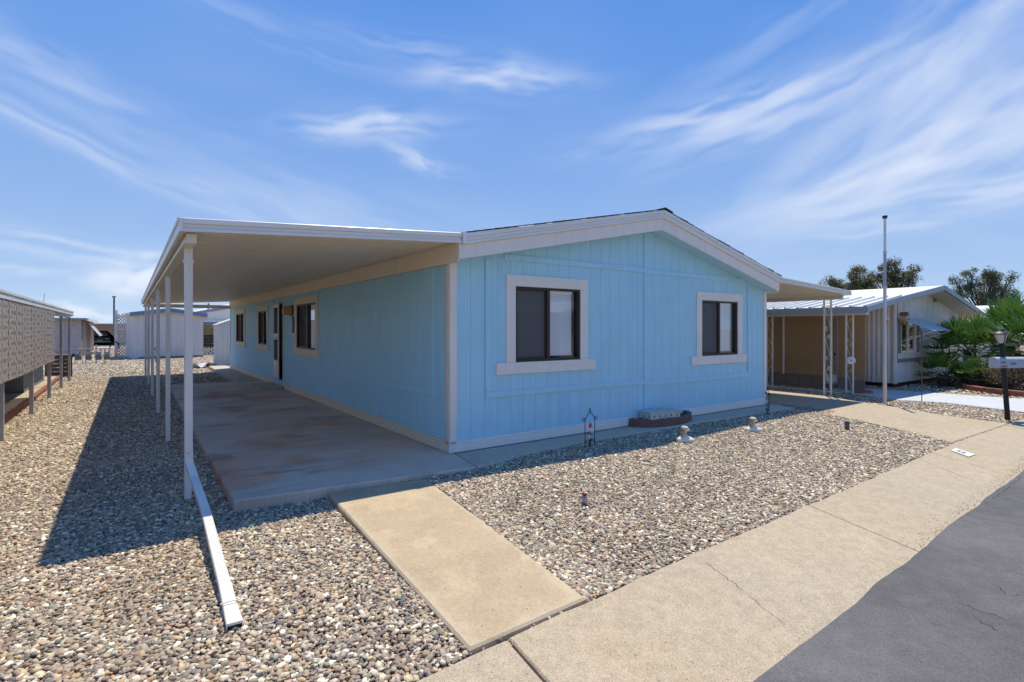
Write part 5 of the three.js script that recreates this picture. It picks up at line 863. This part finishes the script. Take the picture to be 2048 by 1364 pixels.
{ // narrow metal garden shed at the end of the walk
  const g = thing('metal_shed', 'narrow white ribbed metal shed at the end of the back walk', 'shed', [0.03, -0.09, -20.4], 0.0);
  const rib = []; for (let i = 0; i < 8; i++) { const x = i * 0.19; rib.push([x, 0], [x + 0.1, 0], [x + 0.115, 0.022], [x + 0.175, 0.022]); } const gx = 1.5;
  const wall = (w) => prism([...rib, ...rib.slice().reverse().map(([a, b]) => [a, b - 0.012])], 0, 1.72).rotateX(-Math.PI / 2);
  const f = mesh('front_panel', wall(), M.whiteWall, g, [0, 0, 0]); f.rotation.y = Math.PI; f.position.set(1.5, 0, 0.0); f.rotation.y = 0; f.position.set(0, 0, 0.02);
  const s = mesh('side_panel', wall(), M.whiteWall, g); s.rotation.y = -Math.PI / 2; s.position.set(-0.02, 0, -1.5);
  mesh('gable', prism([[-0.03, 1.72], [1.55, 1.72], [0.76, 2.05]], -0.03, 0.02), M.whiteWall, g); for (const q of [0, 1]) mesh('roof_panel', prism(q ? [[0.76, 2.055], [1.6, 1.72], [1.6, 1.745], [0.76, 2.08]] : [[-0.08, 1.72], [0.759, 2.055], [0.759, 2.08], [-0.08, 1.745]], -1.6, 0.1), painted(0.78, 0.73, 0.62, 0.5), g);
  bx('base_rail', -0.03, 1.5, 0, 0.04, 0.03, 0.06, M.alu, g);
  const sp = thing('splash_sheet', 'bent white metal sheet lying on the stones by the back walk', 'sheet', [-0.75, -0.09, -19.2], 0.4);
  const pl = new THREE.PlaneGeometry(0.85, 0.6, 18, 1).rotateX(-Math.PI / 2), pp = pl.attributes.position; for (let i = 0; i < pp.count; i++) pp.setY(i, 0.09 + 0.09 * Math.sin(pp.getX(i) * 11) + pp.getZ(i) * 0.08); pl.computeVertexNormals(); mesh('sheet', pl, M.alu, sp);
}
{ // tan carport with parked dark car, farther back; utility pole; hills
  const g = thing('tan_carport', 'tan carport building with a deep shaded bay beyond the lattice fence', 'carport', [-5.9, -0.15, -57.3], 0.05);
  bx('back_wall', -0.6, 3.4, 0, 2.0, -6.2, -6.0, M.tanBuild, g); bx('side_wall', 1.75, 1.95, 0, 2.0, -6, 0, M.tanBuild, g); bx('side_wall', -2.2, -2.0, 0, 2.0, -6, 0, M.tanBuild, g); bx('header', -2.2, 3.2, 1.42, 2.0, -0.1, 0, M.tanBuild, g); bx('roof', -2.5, 3.4, 2.001, 2.1, -6.4, 0.3, M.greyFascia, g); mesh('brace', prism([[1.15, 1.42], [1.75, 1.42], [1.75, 0.75]], -0.1, 0), M.tanBuild, g);
  bx('floor', -2.2, 3, -0.03, 0.0, -6, 4, M.concB, g);
  const c = thing('parked_car', 'dark car parked in the shade of the tan carport', 'car', [-5.4, -0.15, -59.5], 0.05);
  mesh('body', prism([[-0.85, 0.25], [0.85, 0.25], [0.88, 0.7], [0.8, 0.85], [-0.8, 0.85], [-0.88, 0.7]], -4.1, 0, 0.06), mat(0.03, 0.03, 0.035, 0.3), c); mesh('cabin', prism([[-0.74, 0.85], [0.74, 0.85], [0.58, 1.32], [-0.58, 1.32]], -3.2, -1.0, 0.05), mat(0.02, 0.02, 0.025, 0.2), c);
  for (const s of [-1, 1]) { mesh('headlight', boxGeo(0.28, 0.12, 0.05, 0.02), M.silver, c, [s * 0.6, 0.62, 0.01]); for (const z of [-0.8, -3.2]) mesh('wheel', new THREE.CylinderGeometry(0.31, 0.31, 0.2, 20).rotateZ(Math.PI / 2), M.black, c, [s * 0.78, 0.31, z]); } bx('windscreen', -0.6, 0.6, 0.9, 1.25, -1.0, -0.98, M.glass, c); bx('bumper', -0.86, 0.86, 0.28, 0.42, 0.0, 0.08, M.steel, c); bx('number_board', -0.2, 0.2, 0.44, 0.54, 0.02, 0.04, M.alu, c);
  const rd = mesh('lane', slabGeo(flat([[-30, -46.5], [10, -46.5], [10, -52.5], [-30, -52.5]], -0.1), 0.05, 0.01), M.conc, scene, null, 'structure', 'pale concrete lane in front of the tan carport');
  const pole = thing('utility_pole', 'tall thin dark metal pole rising behind the lattice fence', 'pole', [-4.47, -0.2, -69.3]); mesh('shaft', rod([0, 0, 0], [0, 5.2, 0], 0.11, 12, 0.09), mat(0.16, 0.17, 0.19, 0.6), pole); mesh('cap', rod([0, 5.2, 0], [0, 5.32, 0], 0.2, 12), mat(0.16, 0.17, 0.19, 0.6), pole);
  const an = thing('roof_antenna', 'small roof antenna on a mast above the grey home awning', 'antenna', [-7.6, 1.9, -24]); mesh('mast', rod([0, 0, 0], [0, 0.98, 0], 0.012), M.steel, an); mesh('rod', rod([-0.12, 0.9, 0], [0.2, 0.98, 0.1], 0.008), M.steel, an); mesh('rod', rod([-0.05, 0.98, 0], [0.12, 0.92, -0.1], 0.03), M.steel, an);
  const an2 = thing('whip_antenna', 'thin leaning whip antenna beyond the patio awning', 'antenna', [-7.2, 0, -33.6]); mesh('mast', rod([0, 0, 0], [0.28, 3.4, 0], 0.014), M.steel, an2);
  const vp = thing('vent_pipe', 'dark vent pipe and box on the cream home roof', 'vent', [1.0, 2.2, -33.5]); mesh('pipe', rod([0, 0, 0], [0.03, 0.9, 0], 0.05), mat(0.1, 0.1, 0.1, 0.6), vp); bx('vent_box', 0.02, 0.5, 0.0, 0.38, -0.2, 0.2, M.alu, vp);
  // hills
  const pos = [], N = 90; for (let i = 0; i < N; i++) { const q = (k) => { const a = -1.5 + 3.6 * k / N, r = 2600; return [CAM.x + Math.sin(a) * r, 8 + 34 * Math.pow(fbm(k * 0.14, 1, 9, 4), 2) * 1.5, CAM.z - Math.cos(a) * r]; }, a = q(i), b = q(i + 1); const f = (p, k) => [p[0] * k, -2, p[2] * k]; const a0 = f(a, 0.93), b0 = f(b, 0.93), a1 = f(a, 1.1), b1 = f(b, 1.1); pos.push(...a0, ...b0, ...b, ...a0, ...b, ...a, ...a, ...b, ...b1, ...a, ...b1, ...a1); }
  const hg = new THREE.BufferGeometry(); hg.setAttribute('position', new THREE.Float32BufferAttribute(pos, 3)); hg.setAttribute('uv', new THREE.Float32BufferAttribute(new Float32Array(pos.length / 3 * 2), 2)); hg.computeVertexNormals(); mesh('hills', hg, mat(0.30, 0.27, 0.25, 1), scene, null, 'structure', 'low bare desert hills on the horizon');
}
{ // farther homes: one beyond the white home, and those across the street that the front windows mirror
  const home2 = (label, x0, x1, z0, z1, ye, yr, wallM, dir) => {
    const g = thing('mobile_home', label, 'house', [x0, -0.1, z0]), w = x1 - x0, d = Math.abs(z1 - z0), s = Math.sign(z1 - z0), m = w / 2;
    mesh('gable_wall', prism([[0, 0], [w, 0], [w, ye], [m, yr], [0, ye]], 0, 0.1, 0, [rectHole(w * 0.2, w * 0.38, 0.9, 1.9), rectHole(w * 0.62, w * 0.82, 0.9, 1.9)]), wallM, g); bx('side_wall', 0, 0.1, 0, ye, 0.101 * s, d * s, wallM, g); bx('side_wall', w - 0.1, w, 0, ye, 0.101 * s, d * s, wallM, g); bx('back_wall', 0, w, 0, ye, d * s, (d + 0.1) * s, wallM, g);
    for (const k of [0, 1]) { const a = k ? m : -0.3, b = k ? w + 0.3 : m - 0.001, f = (x) => yr + 0.06 - Math.abs(x - m) * (yr - ye) / m; mesh('roof_panel', prism([[a, f(a)], [b, f(b)], [b, f(b) + 0.08], [a, f(a) + 0.08]], s > 0 ? -0.3 : -d - 0.3, s > 0 ? d + 0.3 : 0.4), M.whiteRoof, g); mesh('fascia', prism([[a, f(a) - 0.16], [b, f(b) - 0.16], [b, f(b) + 0.09], [a, f(a) + 0.09]], s > 0 ? -0.33 : 0.401, s > 0 ? -0.301 : 0.43), M.whiteRoof, g); }
    for (const q of [0.2, 0.62]) { const win = sub('window', g, [w * q, 0.9, 0]); bx('pane', 0, w * 0.19, 0, 1, 0.03, 0.04, M.glass, win); bx('curtain_or_dark_sheet', 0, w * 0.19, 0, 1, 0.2 * s + (s > 0 ? 0.1 : -0.2), 0.22 * s + (s > 0 ? 0.1 : -0.2), M.dark, win); }  // near-black sheet behind each pane, put there as the dark of the room
  };
  home2('white roofed home farther along the street beyond the palms', 27, 34, -1.5, -14, 2.15, 2.55, M.creamWall);
  home2('white home across the street facing the blue gable', -6, 1.2, 16.5, 30, 2.4, 3.2, M.whiteWall);
  home2('cream home across the street with a pale gable roof', 5, 12.2, 17, 30, 2.4, 3.3, M.creamWall);
  home2('white home across the street facing the white neighbour', 16, 23, 16.5, 30, 2.4, 3.2, M.whiteWall);
}
{ // dry weed in the joint at the foot of the path, and leaf litter by the downspout
  const w = thing('dry_weed', 'tuft of dry weed in the crack between path and pavement', 'weed', [-1.57, -0.075, 3.39]);
  const pos = []; for (let k = 0; k < 60; k++) { const a = rr(0, 6.28), x = rr(-0.05, 0.05), z = rr(-0.012, 0.012), h = rr(0.012, 0.04), d = rr(0.01, 0.035); pos.push(x, 0, z, x + 0.003, 0, z + 0.002, x + Math.cos(a) * d, h, z + Math.sin(a) * d); }
  const g = new THREE.BufferGeometry(); g.setAttribute('position', new THREE.Float32BufferAttribute(pos, 3)); g.setAttribute('uv', new THREE.Float32BufferAttribute(new Float32Array(pos.length / 3 * 2), 2)); g.computeVertexNormals(); mesh('blades', g, mat(0.38, 0.30, 0.17, 0.9), w, null, 'stuff');
  const lg = leafCloud(420, (c) => { const a = rr(0, 6.28), r = Math.pow(rnd(), 0.7); c.set(-2.98 + Math.cos(a) * r * 0.32, 0, 1.45 + Math.sin(a) * r * 0.55); c.y = gravelH(c.x, c.z) + rr(0.008, 0.018); }, 0.008, 0.022); const lp = lg.attributes.position; for (let i = 0; i < lp.count; i++) { const y0 = gravelH(lp.getX(i), lp.getZ(i)) + 0.013; lp.setY(i, y0 + (lp.getY(i) - y0) * 0.3); } lg.computeVertexNormals();
  mesh('leaf_litter', lg, mat(0.36, 0.25, 0.14, 0.9), scene, null, 'stuff', 'dry brown leaf litter on the stones beside the downspout');
}
renderer.render(scene, camera);
